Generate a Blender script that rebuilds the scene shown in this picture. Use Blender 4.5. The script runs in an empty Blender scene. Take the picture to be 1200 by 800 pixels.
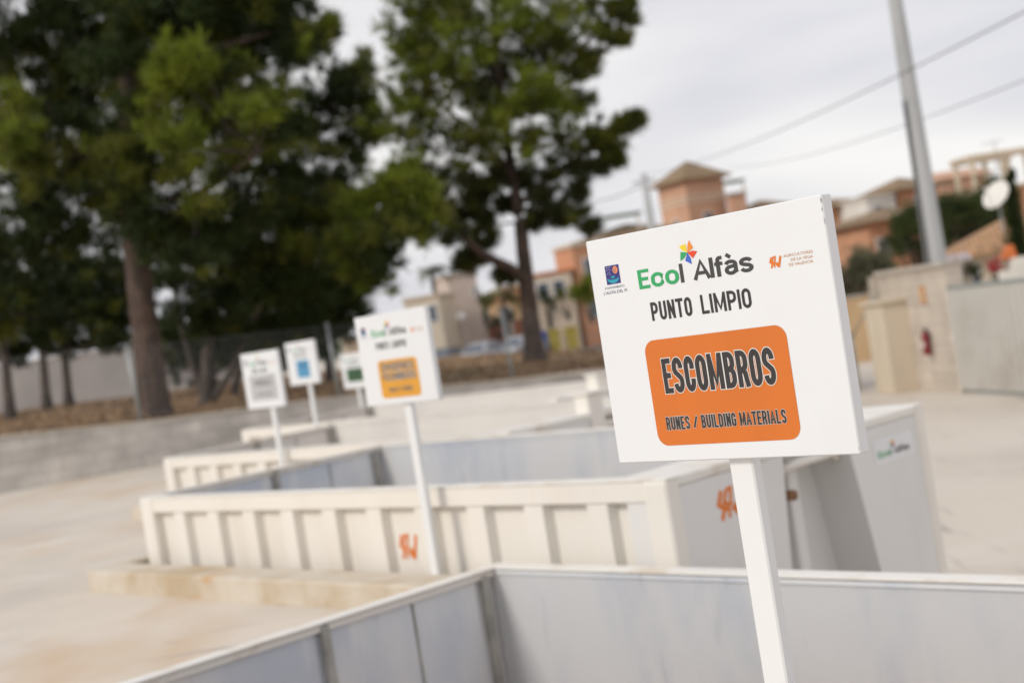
import bpy, math, random
import numpy as np
from mathutils import Matrix, Vector
R=math.radians
rnd=random.Random(7)
scene=bpy.context.scene
col=scene.collection
EYE=1.54                                   # camera above the upper platform (z = 0)

# ------------------------------------------------------------------ survey of the site
# yard frame (a along the containers, b across them) measured from the photo's two vanishing points
F=1621.476
Xv=Vector((1497,222,1621.476)); Xv=Vector((1497.0,222.2,0)); Xv=Vector((1497.0,222.0,F))      # -(ray to VP1)
Xv=Vector((1497.0,222.0,F)).normalized()
Yv=Vector((1713.0,292.0,-F)).normalized()
Zv=Xv.cross(Yv).normalized()
Yv=Zv.cross(Xv).normalized()
CA,SA=0.68223,0.73110
def V(w): return Vector((w[0]*CA+w[1]*SA, -SA*w[0]+CA*w[1], w[2]))
def ray(x,y):
    c=Vector((x-600,-(y-400),-F)); return V((Xv.dot(c),Yv.dot(c),Zv.dot(c)))
def P(x,y,d):                               # a point d metres ahead
    w=ray(x,y); w=w*(d/w.y); return Vector((w.x,w.y,w.z+EYE))
def G(x,y,z):                               # a point at height z
    w=ray(x,y); w=w*((z-EYE)/w.z); return Vector((w.x,w.y,z))
def L(a,b,z): 
    v=V((a,b,0)); return Vector((v.x,v.y,z))   # yard frame -> world
YAW=math.atan2(-SA,CA)
MPP=1/F

# ------------------------------------------------------------------ materials
def newmat(name):
    m=bpy.data.materials.new(name); m.use_nodes=True
    return m,m.node_tree,m.node_tree.nodes['Principled BSDF']
def mat(name,c,rough=.6,metal=0,var=.12,scale=3.0,bump=0,bscale=40,c2=None,amt=None,stretch=(1,1,1),spec=None,trans=0,detail=5):
    m,nt,b=newmat(name)
    b.inputs['Roughness'].default_value=rough; b.inputs['Metallic'].default_value=metal
    if spec is not None: b.inputs['Specular IOR Level'].default_value=spec
    tc=nt.nodes.new('ShaderNodeTexCoord'); mp=nt.nodes.new('ShaderNodeMapping'); mp.inputs['Scale'].default_value=stretch
    nt.links.new(tc.outputs['Object'],mp.inputs['Vector'])
    n=nt.nodes.new('ShaderNodeTexNoise'); n.inputs['Scale'].default_value=scale; n.inputs['Detail'].default_value=detail; n.inputs['Roughness'].default_value=.6
    nt.links.new(mp.outputs[0],n.inputs['Vector'])
    rp=nt.nodes.new('ShaderNodeValToRGB')
    d=c2 if c2 else tuple(v*(1-var) for v in c)
    e=c if c2 else tuple(min(1,v*(1+var)) for v in c)
    rp.color_ramp.elements[0].position=.34; rp.color_ramp.elements[1].position=.66
    rp.color_ramp.elements[0].color=(*d,1); rp.color_ramp.elements[1].color=(*e,1)
    nt.links.new(n.outputs['Fac'],rp.inputs[0]); nt.links.new(rp.outputs[0],b.inputs['Base Color'])
    if bump:
        n2=nt.nodes.new('ShaderNodeTexNoise'); n2.inputs['Scale'].default_value=bscale; n2.inputs['Detail'].default_value=4
        nt.links.new(mp.outputs[0],n2.inputs['Vector'])
        bp=nt.nodes.new('ShaderNodeBump'); bp.inputs['Strength'].default_value=bump; bp.inputs['Distance'].default_value=.01
        nt.links.new(n2.outputs['Fac'],bp.inputs['Height']); nt.links.new(bp.outputs[0],b.inputs['Normal'])
    return m
def layered(name,c,layers,rough=.7,metal=0,rvar=0,bump=.1,bscale=60):
    """base colour with several noise masks (colour, scale, low, high, stretch) laid over it"""
    m,nt,b=newmat(name); b.inputs['Metallic'].default_value=metal; b.inputs['Roughness'].default_value=rough
    tc=nt.nodes.new('ShaderNodeTexCoord'); cur=None; last=None
    for i,(lc,s,lo,hi,st) in enumerate(layers):
        mp=nt.nodes.new('ShaderNodeMapping'); mp.inputs['Scale'].default_value=st; mp.inputs['Location'].default_value=(i*7.3,i*3.1,i*1.7)
        nt.links.new(tc.outputs['Object'],mp.inputs['Vector'])
        n=nt.nodes.new('ShaderNodeTexNoise'); n.inputs['Scale'].default_value=s; n.inputs['Detail'].default_value=7; n.inputs['Roughness'].default_value=.62
        nt.links.new(mp.outputs[0],n.inputs['Vector'])
        rg=nt.nodes.new('ShaderNodeMapRange'); rg.inputs['From Min'].default_value=lo; rg.inputs['From Max'].default_value=hi; rg.interpolation_type='SMOOTHSTEP'
        nt.links.new(n.outputs['Fac'],rg.inputs['Value'])
        mx=nt.nodes.new('ShaderNodeMix'); mx.data_type='RGBA'
        if cur is None: mx.inputs[6].default_value=(*c,1)
        else: nt.links.new(cur,mx.inputs[6])
        mx.inputs[7].default_value=(*lc,1); nt.links.new(rg.outputs[0],mx.inputs[0]); cur=mx.outputs[2]; last=rg
    nt.links.new(cur,b.inputs['Base Color'])
    if rvar:
        r2=nt.nodes.new('ShaderNodeMapRange'); r2.inputs['To Min'].default_value=rough-rvar; r2.inputs['To Max'].default_value=rough+rvar
        nt.links.new(last.outputs[0],r2.inputs['Value']); nt.links.new(r2.outputs[0],b.inputs['Roughness'])
    if bump:
        n2=nt.nodes.new('ShaderNodeTexNoise'); n2.inputs['Scale'].default_value=bscale; n2.inputs['Detail'].default_value=5
        nt.links.new(tc.outputs['Object'],n2.inputs['Vector'])
        bp=nt.nodes.new('ShaderNodeBump'); bp.inputs['Strength'].default_value=bump; bp.inputs['Distance'].default_value=.01
        nt.links.new(n2.outputs['Fac'],bp.inputs['Height']); nt.links.new(bp.outputs[0],b.inputs['Normal'])
    return m
def blockmat(name,c,mortar,bw,bh,var=.15,msize=.012,ax='xz'):
    m,nt,b=newmat(name); b.inputs['Roughness'].default_value=.9
    tc=nt.nodes.new('ShaderNodeTexCoord'); sp=nt.nodes.new('ShaderNodeSeparateXYZ'); cb=nt.nodes.new('ShaderNodeCombineXYZ')
    nt.links.new(tc.outputs['Object'],sp.inputs[0])
    nt.links.new(sp.outputs[0 if ax[0]=='x' else 1],cb.inputs[0]); nt.links.new(sp.outputs[2],cb.inputs[1])
    br=nt.nodes.new('ShaderNodeTexBrick'); br.inputs['Scale'].default_value=1; br.inputs['Brick Width'].default_value=bw; br.inputs['Row Height'].default_value=bh
    br.inputs['Mortar Size'].default_value=msize; br.inputs['Mortar Smooth'].default_value=.2
    br.inputs['Color1'].default_value=(*[v*(1+var) for v in c],1); br.inputs['Color2'].default_value=(*[v*(1-var) for v in c],1); br.inputs['Mortar'].default_value=(*mortar,1)
    nt.links.new(cb.outputs[0],br.inputs['Vector'])
    n=nt.nodes.new('ShaderNodeTexNoise'); n.inputs['Scale'].default_value=1.7; n.inputs['Detail'].default_value=8
    nt.links.new(tc.outputs['Object'],n.inputs['Vector'])
    rg=nt.nodes.new('ShaderNodeMapRange'); rg.inputs['From Min'].default_value=.3; rg.inputs['From Max'].default_value=.7; rg.inputs['To Min'].default_value=.75; rg.inputs['To Max'].default_value=1.12
    nt.links.new(n.outputs['Fac'],rg.inputs['Value'])
    mx=nt.nodes.new('ShaderNodeMix'); mx.data_type='RGBA'; mx.blend_type='MULTIPLY'; mx.inputs[0].default_value=1
    nt.links.new(br.outputs['Color'],mx.inputs[6]); nt.links.new(rg.outputs[0],mx.inputs[7]); nt.links.new(mx.outputs[2],b.inputs['Base Color'])
    bp=nt.nodes.new('ShaderNodeBump'); bp.inputs['Strength'].default_value=.6; bp.inputs['Distance'].default_value=.01; bp.invert=True
    nt.links.new(br.outputs['Fac'],bp.inputs['Height']); nt.links.new(bp.outputs[0],b.inputs['Normal'])
    return m
def leafmat(name,c,c2,trans=.25):
    m,nt,b=newmat(name); b.inputs['Roughness'].default_value=.65; b.inputs['Specular IOR Level'].default_value=.25
    tc=nt.nodes.new('ShaderNodeTexCoord'); n=nt.nodes.new('ShaderNodeTexNoise'); n.inputs['Scale'].default_value=1.1; n.inputs['Detail'].default_value=5; n.inputs['Roughness'].default_value=.7
    nt.links.new(tc.outputs['Object'],n.inputs['Vector'])
    rp=nt.nodes.new('ShaderNodeValToRGB'); rp.color_ramp.elements[0].position=.38; rp.color_ramp.elements[1].position=.64
    rp.color_ramp.elements[0].color=(*c2,1); rp.color_ramp.elements[1].color=(*c,1)
    nt.links.new(n.outputs['Fac'],rp.inputs[0]); nt.links.new(rp.outputs[0],b.inputs['Base Color'])
    tr=nt.nodes.new('ShaderNodeBsdfTranslucent'); nt.links.new(rp.outputs[0],tr.inputs['Color'])
    ms=nt.nodes.new('ShaderNodeMixShader'); ms.inputs[0].default_value=trans
    out=nt.nodes['Material Output']; nt.links.new(b.outputs[0],ms.inputs[1]); nt.links.new(tr.outputs[0],ms.inputs[2]); nt.links.new(ms.outputs[0],out.inputs['Surface'])
    return m
M_={}
M_['signwhite']=layered('sign_white',(.76,.775,.785),[((.72,.73,.735),2.2,.5,.8,(1,1,1)),((.55,.51,.45),42,.74,.80,(1,1,1))],rough=.38,bump=.02,bscale=300)
M_['postwhite']=layered('post_white',(.77,.78,.78),[((.72,.72,.70),6,.5,.8,(1,1,.3)),((.5,.45,.4),38,.72,.8,(1,1,1))],rough=.4,bump=.03,bscale=120)
M_['ink']=mat('print_ink_charcoal',(.035,.032,.032),rough=.35,var=.08,scale=9)
M_['inkgrey']=mat('print_ink_grey',(.05,.052,.05),rough=.35,var=.08,scale=9)
M_['inkwhite']=mat('print_ink_white',(.8,.78,.74),rough=.35,var=.02)
M_['orange']=mat('print_orange',(.64,.165,.020),rough=.38,var=.05,scale=5)
M_['amber']=mat('print_amber',(.70,.33,.03),rough=.4,var=.04,scale=5)
M_['pgrey']=mat('print_grey',(.47,.47,.47),rough=.4,var=.04,scale=5)
M_['pblue']=mat('print_blue',(.08,.29,.50),rough=.4,var=.05,scale=5)
M_['pgreen']=mat('print_dark_green',(.035,.10,.04),rough=.4,var=.05,scale=5)
M_['green']=mat('print_green',(.03,.36,.12),rough=.35,var=.03)
M_['navy']=mat('print_navy',(.035,.03,.19),rough=.35,var=.03)
M_['teal']=mat('print_teal',(.02,.33,.42),rough=.35,var=.03)
M_['peach']=mat('print_peach',(.80,.30,.10),rough=.35,var=.03)
M_['wy']=mat('print_yellow',(.80,.62,.03),rough=.35,var=.03)
M_['wo']=mat('print_orange_blade',(.80,.26,.03),rough=.35,var=.03)
M_['wr']=mat('print_red_blade',(.72,.06,.02),rough=.35,var=.03)
M_['wb']=mat('print_blue_blade',(.05,.13,.55),rough=.35,var=.03)
M_['avor']=mat('logo_orange',(.74,.18,.010),rough=.4,var=.05)
M_['inkpurple']=mat('print_purple_grey',(.10,.08,.16),rough=.35,var=.03)
M_['brown']=mat('print_brown',(.55,.27,.12),rough=.35,var=.03)
M_['cream']=layered('cream_container_paint',(.80,.765,.70),[((.74,.69,.61),1.3,.45,.75,(1,1,.4)),((.62,.47,.31),3.2,.64,.80,(2,2,.35)),((.35,.22,.12),16,.72,.79,(1,1,.6))],rough=.5,rvar=.08,bump=.30,bscale=2.2)
M_['paintgrey']=layered('end_plate_paint',(.74,.73,.71),[((.67,.66,.63),1.4,.42,.75,(1,1,.4)),((.40,.30,.19),7,.68,.78,(1,1,.3))],rough=.5,rvar=.06,bump=.05,bscale=30)
M_['steel']=layered('worn_grey_steel',(.78,.79,.79),[((.57,.62,.70),.8,.44,.64,(1,1,.35)),((.82,.82,.80),1.6,.52,.72,(1.5,1.5,.25)),((.50,.52,.57),2.6,.60,.74,(2,2,.3)),((.36,.27,.18),19,.72,.78,(1,1,.7))],rough=.36,metal=.3,rvar=.14,bump=.45,bscale=1.6)
M_['whitesteel']=layered('worn_white_steel',(.80,.77,.72),[((.73,.71,.67),1.0,.40,.66,(1,1,.35)),((.45,.36,.26),6,.68,.78,(1,1,.5))],rough=.5,rvar=.1,bump=.08,bscale=9)
M_['rim']=layered('rim_paint',(.80,.775,.72),[((.66,.58,.47),4,.50,.72,(1,1,1)),((.38,.24,.13),26,.68,.76,(1,1,1))],rough=.5,bump=.1,bscale=40)
M_['seam']=mat('seam_sealant',(.38,.37,.33),rough=.7,var=.25,scale=8)
M_['dark']=mat('dark_gap',(.05,.048,.045),rough=.8,var=.1)
M_['rust']=mat('rusty_steel',(.24,.12,.06),rough=.8,var=.3,scale=12)
M_['concrete']=layered('pale_concrete',(.66,.59,.50),[((.54,.48,.41),.22,.42,.66,(1,1,1)),((.58,.44,.30),.35,.52,.74,(1.3,.7,1)),((.70,.65,.58),.6,.50,.75,(1,1.6,1)),((.42,.34,.26),2.6,.62,.80,(1,1,1)),((.33,.27,.21),9,.66,.8,(1,1,1)),((.40,.36,.32),1.4,.60,.70,(.25,2.6,1)),((.28,.24,.20),30,.70,.78,(1,1,1))],rough=.85,bump=.35,bscale=35)
M_['yard']=layered('yard_concrete',(.64,.575,.49),[((.54,.48,.41),.18,.42,.66,(1,1,1)),((.66,.61,.54),.5,.5,.75,(1,2,1)),((.38,.32,.26),2.2,.62,.82,(1,1,1)),((.42,.37,.32),1.1,.58,.70,(3.0,.3,1))],rough=.88,bump=.3,bscale=30)
M_['kerb']=layered('kerb_concrete',(.62,.56,.47),[((.48,.38,.25),1.1,.40,.64,(1,1,1)),((.55,.33,.16),1.9,.56,.74,(1,1,2)),((.42,.37,.29),5,.58,.8,(1,1,1))],rough=.9,bump=.4,bscale=45)
M_['block']=blockmat('retaining_block',(.53,.50,.46),(.44,.41,.37),.58,.24,var=.13)
M_['pier']=blockmat('cream_block',(.52,.44,.35),(.33,.27,.22),.40,.20,var=.05,ax='yz')
M_['cap']=layered('cap_concrete',(.50,.45,.38),[((.36,.32,.27),3,.45,.7,(1,1,1))],rough=.9)
M_['galv']=mat('galvanised_tube',(.36,.38,.38),rough=.45,metal=.5,var=.12,scale=6)
M_['gate']=layered('galvanised_gate_sheet',(.60,.58,.53),[((.50,.47,.42),.8,.45,.7,(1,1,1)),((.50,.49,.46),2,.55,.75,(1,1,.3))],rough=.6,metal=.1,bump=.03)
M_['gateframe']=mat('gate_frame_grey',(.36,.39,.37),rough=.5,metal=.3,var=.1)
M_['dirt']=layered('dry_needle_bank',(.36,.23,.125),[((.23,.14,.07),.35,.42,.66,(1,1,1)),((.45,.31,.17),1.2,.5,.72,(1,1,1)),((.12,.075,.04),6,.52,.72,(1,1,1)),((.09,.095,.025),.11,.56,.66,(1,1,1))],rough=.95,bump=.8,bscale=14)
M_['asphalt']=mat('asphalt',(.11,.105,.10),rough=.9,var=.2,scale=1.2,bump=.2)
M_['pave']=mat('pavement',(.42,.40,.36),rough=.9,var=.12,scale=1)
M_['bark']=layered('pine_bark',(.10,.066,.050),[((.05,.037,.03),7,.42,.6,(1,1,.25)),((.17,.12,.09),11,.56,.72,(1,1,.3))],rough=.95,bump=1.0,bscale=14)
M_['twig']=mat('dark_twigs',(.055,.042,.034),rough=.95,var=.25,scale=5)
M_['bark2']=layered('grey_bark',(.10,.075,.062),[((.055,.045,.038),7,.42,.6,(1,1,.25))],rough=.95,bump=.8,bscale=14)
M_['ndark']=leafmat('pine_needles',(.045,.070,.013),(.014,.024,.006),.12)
M_['nbright']=leafmat('pine_sunlit_needles',(.215,.255,.024),(.10,.14,.016),.30)  # sunlight put into the colour of hand-picked pine clumps
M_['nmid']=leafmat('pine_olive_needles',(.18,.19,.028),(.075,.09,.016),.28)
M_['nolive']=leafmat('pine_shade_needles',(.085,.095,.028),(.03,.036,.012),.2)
M_['olive']=leafmat('olive_shrub_leaves',(.30,.29,.18),(.15,.155,.09))
M_['bush']=leafmat('shrub_leaves',(.085,.11,.030),(.03,.045,.014))
M_['palm']=leafmat('palm_leaves',(.10,.14,.035),(.04,.06,.015))
M_['cypress']=leafmat('cypress_leaves',(.045,.065,.016),(.022,.034,.010))
M_['flower']=mat('red_flowers',(.50,.035,.05),rough=.6,var=.3,scale=8)
M_['wflower']=mat('pale_flowers',(.75,.70,.74),rough=.6,var=.1,scale=8)
for k,c in dict(orangewall=(.60,.31,.18),pinkwall=(.60,.36,.24),beige=(.60,.49,.38),cream2=(.66,.57,.44),whitewall=(.72,.69,.63),greywall=(.55,.53,.51),terracotta=(.52,.20,.10),greybeige=(.60,.50,.43),tan=(.60,.42,.24)).items():
    M_[k]=layered('render_'+k,c,[(tuple(v*.85 for v in c),.5,.42,.7,(1,1,.6))],rough=.9,bump=.1)
def roofmat(name,c):
    m,nt,b=newmat(name); b.inputs['Roughness'].default_value=.9
    tc=nt.nodes.new('ShaderNodeTexCoord'); w=nt.nodes.new('ShaderNodeTexWave'); w.inputs['Scale'].default_value=1.6; w.inputs['Distortion'].default_value=.6; w.inputs['Detail'].default_value=3
    w.bands_direction='X'; nt.links.new(tc.outputs['Object'],w.inputs['Vector'])
    n=nt.nodes.new('ShaderNodeTexNoise'); n.inputs['Scale'].default_value=4; n.inputs['Detail'].default_value=6; nt.links.new(tc.outputs['Object'],n.inputs['Vector'])
    rp=nt.nodes.new('ShaderNodeValToRGB'); rp.color_ramp.elements[0].position=.3; rp.color_ramp.elements[1].position=.7
    rp.color_ramp.elements[0].color=(*[v*.6 for v in c],1); rp.color_ramp.elements[1].color=(*[v*1.25 for v in c],1)
    nt.links.new(n.outputs['Fac'],rp.inputs[0])
    mx=nt.nodes.new('ShaderNodeMix'); mx.data_type='RGBA'; mx.blend_type='MULTIPLY'; mx.inputs[0].default_value=.45
    nt.links.new(rp.outputs[0],mx.inputs[6]); nt.links.new(w.outputs['Color'],mx.inputs[7]); nt.links.new(mx.outputs[2],b.inputs['Base Color'])
    bp=nt.nodes.new('ShaderNodeBump'); bp.inputs['Strength'].default_value=.6; bp.inputs['Distance'].default_value=.06
    nt.links.new(w.outputs['Fac'],bp.inputs['Height']); nt.links.new(bp.outputs[0],b.inputs['Normal'])
    return m
M_['roof']=roofmat('brown_roof_tiles',(.36,.25,.145)); M_['roofo']=roofmat('orange_roof_tiles',(.62,.36,.19))
M_['glass']=mat('window_glass',(.09,.11,.14),rough=.12,var=.2,scale=.4,spec=.8)
M_['frame']=mat('window_frame_white',(.70,.68,.64),rough=.5,var=.03)
M_['carwhite']=mat('car_paint_silver',(.55,.57,.60),rough=.25,metal=.3,var=.03); M_['cardark']=mat('car_paint_dark_blue',(.05,.065,.085),rough=.25,metal=.2,var=.03)
M_['tyre']=mat('tyre_rubber',(.02,.02,.02),rough=.8,var=.1); M_['lamp']=mat('headlamp_plastic',(.7,.7,.7),rough=.15,var=.02)
M_['binyellow']=mat('bin_yellow',(.46,.36,.06),rough=.5,var=.06); M_['binblue']=mat('bin_blue',(.05,.09,.35),rough=.5,var=.06)
M_['dish']=mat('dish_white',(.78,.76,.70),rough=.5,var=.04)
M_['pole']=layered('weathered_pole',(.46,.47,.47),[((.36,.37,.37),2,.42,.7,(1,1,.15))],rough=.7,bump=.05)
M_['wire']=mat('black_cable',(.06,.06,.06),rough=.6,var=.05); M_['conduit']=mat('conduit_grey',(.09,.09,.09),rough=.6,var=.1)
M_['red']=mat('extinguisher_red',(.22,.02,.025),rough=.35,var=.1); M_['canopy']=mat('green_canopy',(.12,.20,.13),rough=.7,var=.1)
M_['awning']=mat('awning_white',(.76,.73,.68),rough=.7,var=.05)

# ------------------------------------------------------------------ mesh helpers
class MB:
    def __init__(s): s.v=[];s.f=[];s.m=[];s.cur=0
    def add(s,vs,fs):
        k=len(s.v); s.v+= [tuple(v) for v in vs]; s.f+=[tuple(i+k for i in f) for f in fs]; s.m+=[s.cur]*len(fs)
    def box(s,x0,x1,y0,y1,z0,z1,T=None,ch=0):
        if ch:
            # chamfered box: 8 corners -> 24 verts
            vs=[];c=ch
            for sx in (0,1):
                for sy in (0,1):
                    for sz in (0,1):
                        X=(x0,x1)[sx];Y=(y0,y1)[sy];Z=(z0,z1)[sz]
                        dx=c if sx==0 else -c; dy=c if sy==0 else -c; dz=c if sz==0 else -c
                        vs+= [(X,Y+dy,Z+dz),(X+dx,Y,Z+dz),(X+dx,Y+dy,Z)]
            def i(sx,sy,sz,k): return (sx*4+sy*2+sz)*3+k
            fs=[]
            for a in (0,1):
                fs.append([i(a,0,0,0),i(a,0,1,0),i(a,1,1,0),i(a,1,0,0)])
                fs.append([i(0,a,0,1),i(1,a,0,1),i(1,a,1,1),i(0,a,1,1)])
                fs.append([i(0,0,a,2),i(0,1,a,2),i(1,1,a,2),i(1,0,a,2)])
            for a in (0,1):
                for b in (0,1):
                    fs.append([i(a,b,0,0),i(a,b,1,0),i(a,b,1,1),i(a,b,0,1)])
                    fs.append([i(a,0,b,0),i(a,1,b,0),i(a,1,b,2),i(a,0,b,2)])
                    fs.append([i(0,a,b,1),i(1,a,b,1),i(1,a,b,2),i(0,a,b,2)])
                    for d in (0,1): fs.append([i(a,b,d,0),i(a,b,d,1),i(a,b,d,2)])
        else:
            vs=[(x,y,z) for x in (x0,x1) for y in (y0,y1) for z in (z0,z1)]
            fs=[(0,1,3,2),(4,6,7,5),(0,4,5,1),(2,3,7,6),(0,2,6,4),(1,5,7,3)]
        if T: vs=[T@Vector(v) for v in vs]
        s.add(vs,fs); return s
    def prism(s,pts,h0,h1,axis='z',T=None):
        """polygon pts (a,b) extruded along axis"""
        n=len(pts)
        def mk(a,b,h): return {'z':(a,b,h),'y':(a,h,b),'x':(h,a,b)}[axis]
        vs=[mk(a,b,h0) for a,b in pts]+[mk(a,b,h1) for a,b in pts]
        if T: vs=[T@Vector(v) for v in vs]
        fs=[tuple(range(n-1,-1,-1)),tuple(range(n,2*n))]+[(i,(i+1)%n,n+(i+1)%n,n+i) for i in range(n)]
        s.add(vs,fs); return s
    def tube(s,pts,rad,n=10,cap=True):
        pts=[Vector(p) for p in pts]; rings=[]
        up=Vector((0,0,1))
        for i,p in enumerate(pts):
            d=(pts[min(i+1,len(pts)-1)]-pts[max(i-1,0)]).normalized()
            a=d.cross(up) 
            if a.length<1e-3: a=d.cross(Vector((1,0,0)))
            a.normalize(); b=d.cross(a)
            r=rad[i] if isinstance(rad,(list,tuple)) else rad
            rings.append([p+a*(r*math.cos(2*math.pi*k/n))+b*(r*math.sin(2*math.pi*k/n)) for k in range(n)])
        vs=[v for r in rings for v in r]; fs=[]
        for i in range(len(pts)-1):
            for k in range(n): fs.append((i*n+k,i*n+(k+1)%n,(i+1)*n+(k+1)%n,(i+1)*n+k))
        if cap: fs+= [tuple(range(n)),tuple(range((len(pts)-1)*n+n-1,(len(pts)-1)*n-1,-1))]
        s.add(vs,fs); return s
    def build(s,name,mats,parent=None,smooth=False,loc=None):
        me=bpy.data.meshes.new(name); me.from_pydata(s.v,[],s.f)
        if not isinstance(mats,(list,tuple)): mats=[mats]
        for m in mats: me.materials.append(m)
        me.polygons.foreach_set('material_index',s.m)
        if smooth: me.polygons.foreach_set('use_smooth',[True]*len(s.f))
        me.update(); 
        import bmesh
        bm=bmesh.new(); bm.from_mesh(me); bmesh.ops.recalc_face_normals(bm,faces=bm.faces); bm.to_mesh(me); bm.free()
        o=bpy.data.objects.new(name,me); col.objects.link(o)
        if parent: o.parent=parent
        if loc: o.location=loc
        return o
def tag(o,label=None,cat=None,group=None,kind=None):
    if label: o['label']=label
    if cat: o['category']=cat
    if group: o['group']=group
    if kind: o['kind']=kind
    return o
def empty(name,loc,rz=0,label=None,cat=None,group=None):
    o=bpy.data.objects.new(name,None); o.empty_display_size=.2; col.objects.link(o); o.location=loc; o.rotation_euler=(0,0,rz)
    return tag(o,label,cat,group)
def polyface(pts,z=0):  # flat polygon
    return [(a,b,z) for a,b in pts]

# ------------------------------------------------------------------ condensed stroke lettering
def arc(cx,cy,rx,ry,a0,a1,n=9):
    return [(cx+rx*math.cos(R(a0+(a1-a0)*i/n)),cy+ry*math.sin(R(a0+(a1-a0)*i/n))) for i in range(n+1)]
def bowl(x0,x1,y0,y1,k=.5,ry=None):      # right-hand bowl from (x0,y1) round to (x0,y0)
    ry=ry or min((y1-y0)/2,.2); xm=x1-(x1-x0)*k
    return [(x0,y1)]+arc(xm,y1-ry,x1-xm,ry,90,0)+arc(xm,y0+ry,x1-xm,ry,0,-90)+[(x0,y0)]
def loop(x0,x1,y0,y1,ry=.26):
    xm=(x0+x1)/2; rx=(x1-x0)/2
    return arc(xm,y1-ry,rx,ry,0,180,14)+arc(xm,y0+ry,rx,ry,180,360,14)
ry=.26
GL={
'E':[[(1,0),(0,0),(0,1),(1,1)],[(0,.51),(.85,.51)]],
'F':[[(0,0),(0,1),(1,1)],[(0,.51),(.85,.51)]],
'S':[arc(.5,1-.25,.5,.25,-8,180,12)+[(0,.70),(.12,.60),(.5,.50),(.88,.40),(1,.30)]+arc(.5,.25,.5,.25,0,-172,12)],
'C':[[(1,.66)]+arc(.5,1-ry,.5,ry,0,180,12)+arc(.5,ry,.5,ry,180,360,12)+[(1,.34)]],
'G':[[(1,.68)]+arc(.5,1-ry,.5,ry,0,180,12)+arc(.5,ry,.5,ry,180,360,12)+[(1,.48),(.55,.48)]],
'O':['o'],
'M':[[(0,0),(0,1)],[(1,0),(1,1)],[(.04,.95),(.5,.10),(.96,.95)]],
'N':[[(0,0),(0,1)],[(1,0),(1,1)],[(.03,.98),(.97,.02)]],
'B':[[(0,0),(0,1)],bowl(0,.93,.52,1,.6),bowl(0,1,0,.52,.6)],
'R':[[(0,0),(0,1)],bowl(0,.97,.47,1,.6),[(.50,.47),(.80,.36),(.90,.15),(1,0)]],
'P':[[(0,0),(0,1)],bowl(0,1,.44,1,.6)],
'D':[[(0,0),(0,1)],bowl(0,1,0,1,.7)],
'U':[[(0,1),(0,ry)]+arc(.5,ry,.5,ry,180,360,12)+[(1,ry),(1,1)]],
'L':[[(0,1),(0,0),(1,0)]],
'T':[[(-.05,1),(1.05,1)],[(.5,1),(.5,0)]],
'I':[[(.5,0),(.5,1)]],
'A':[[(-.10,-.08),(.5,1.0),(1.10,-.08)],[(.2,.3),(.8,.3)]],
'V':[[(0,1),(.5,0),(1,1)]],
'K':[[(0,0),(0,1)],[(.05,.4),(1,1)],[(.3,.55),(1,0)]],
'Y':[[(0,1),(.5,.5),(1,1)],[(.5,.5),(.5,0)]],
'/':[[(0,-.02),(1,1.02)]],
'-':[[(0,.5),(1,.5)]],
# lower case, x-height .70
'c':[[(1,.47)]+arc(.5,.684-.25,.5,.25,8,180,12)+arc(.5,.25,.5,.25,180,352,12)+[(1,.215)]],
'o':['x'],
'l':[[(.5,0),(.5,1)]],
'f':[[(.40,0),(.40,.82)]+arc(.74,.82,.34,.18,180,90,6)+[(1,1.0)],[(.0,.66),(1,.66)]],
'a':[arc(.46,.684-.17,.44,.17,172,0,10)+[(.90,.12),(.96,.0)],[(.90,.42),(.42,.38)]+arc(.40,.19,.38,.19,90,270,9)+[(.62,.01),(.90,.14)]],
'à':[arc(.46,.684-.17,.44,.17,172,0,10)+[(.90,.12),(.96,.0)],[(.90,.42),(.42,.38)]+arc(.40,.19,.38,.19,90,270,9)+[(.62,.01),(.90,.14)],[(.12,1.12),(.52,.93)]],
's':[arc(.5,.684-.16,.47,.16,8,180,9)+[(.05,.46),(.22,.39),(.78,.31),(.95,.23)]+arc(.5,.17,.47,.17,0,-172,9)],
}
def strip(mb,pts,t,z,closed=False,ty=None,ext=0,T=None):
    ty=ty or t
    pts=[Vector((p[0],p[1])) for p in pts]
    q=[pts[0]]
    for p in pts[1:]:
        if (p-q[-1]).length>1e-6: q.append(p)
    if closed and (q[0]-q[-1]).length<1e-6: q.pop()
    n=len(q); A=[];B=[]
    if ext and not closed:
        q[0]=q[0]+(q[0]-q[1]).normalized()*ext; q[-1]=q[-1]+(q[-1]-q[-2]).normalized()*ext
    for i in range(n):
        if closed: d0=(q[i]-q[i-1]).normalized(); d1=(q[(i+1)%n]-q[i]).normalized()
        else:
            d0=(q[i]-q[max(i-1,0)]); d1=(q[min(i+1,n-1)]-q[i])
            if d0.length==0: d0=d1
            if d1.length==0: d1=d0
            d0=d0.normalized(); d1=d1.normalized()
        n0=Vector((-d0.y,d0.x)); n1=Vector((-d1.y,d1.x)); m=(n0+n1)
        if m.length<1e-4: m=n0
        m.normalize(); k=min(1/max(m.dot(n0),.3),1.35)
        off=Vector((m.x*t/2*k,m.y*ty/2*k)); A.append(q[i]+off); B.append(q[i]-off)
    vs=[(p.x,p.y,z) for p in A]+[(p.x,p.y,z) for p in B]
    fs=[(i,i+1,n+i+1,n+i) for i in range(n-1)]
    if closed: fs.append((n-1,0,n,2*n-1))
    if T: vs=[T@Vector(v) for v in vs]
    mb.add(vs,fs)
ZS=[0]
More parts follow.
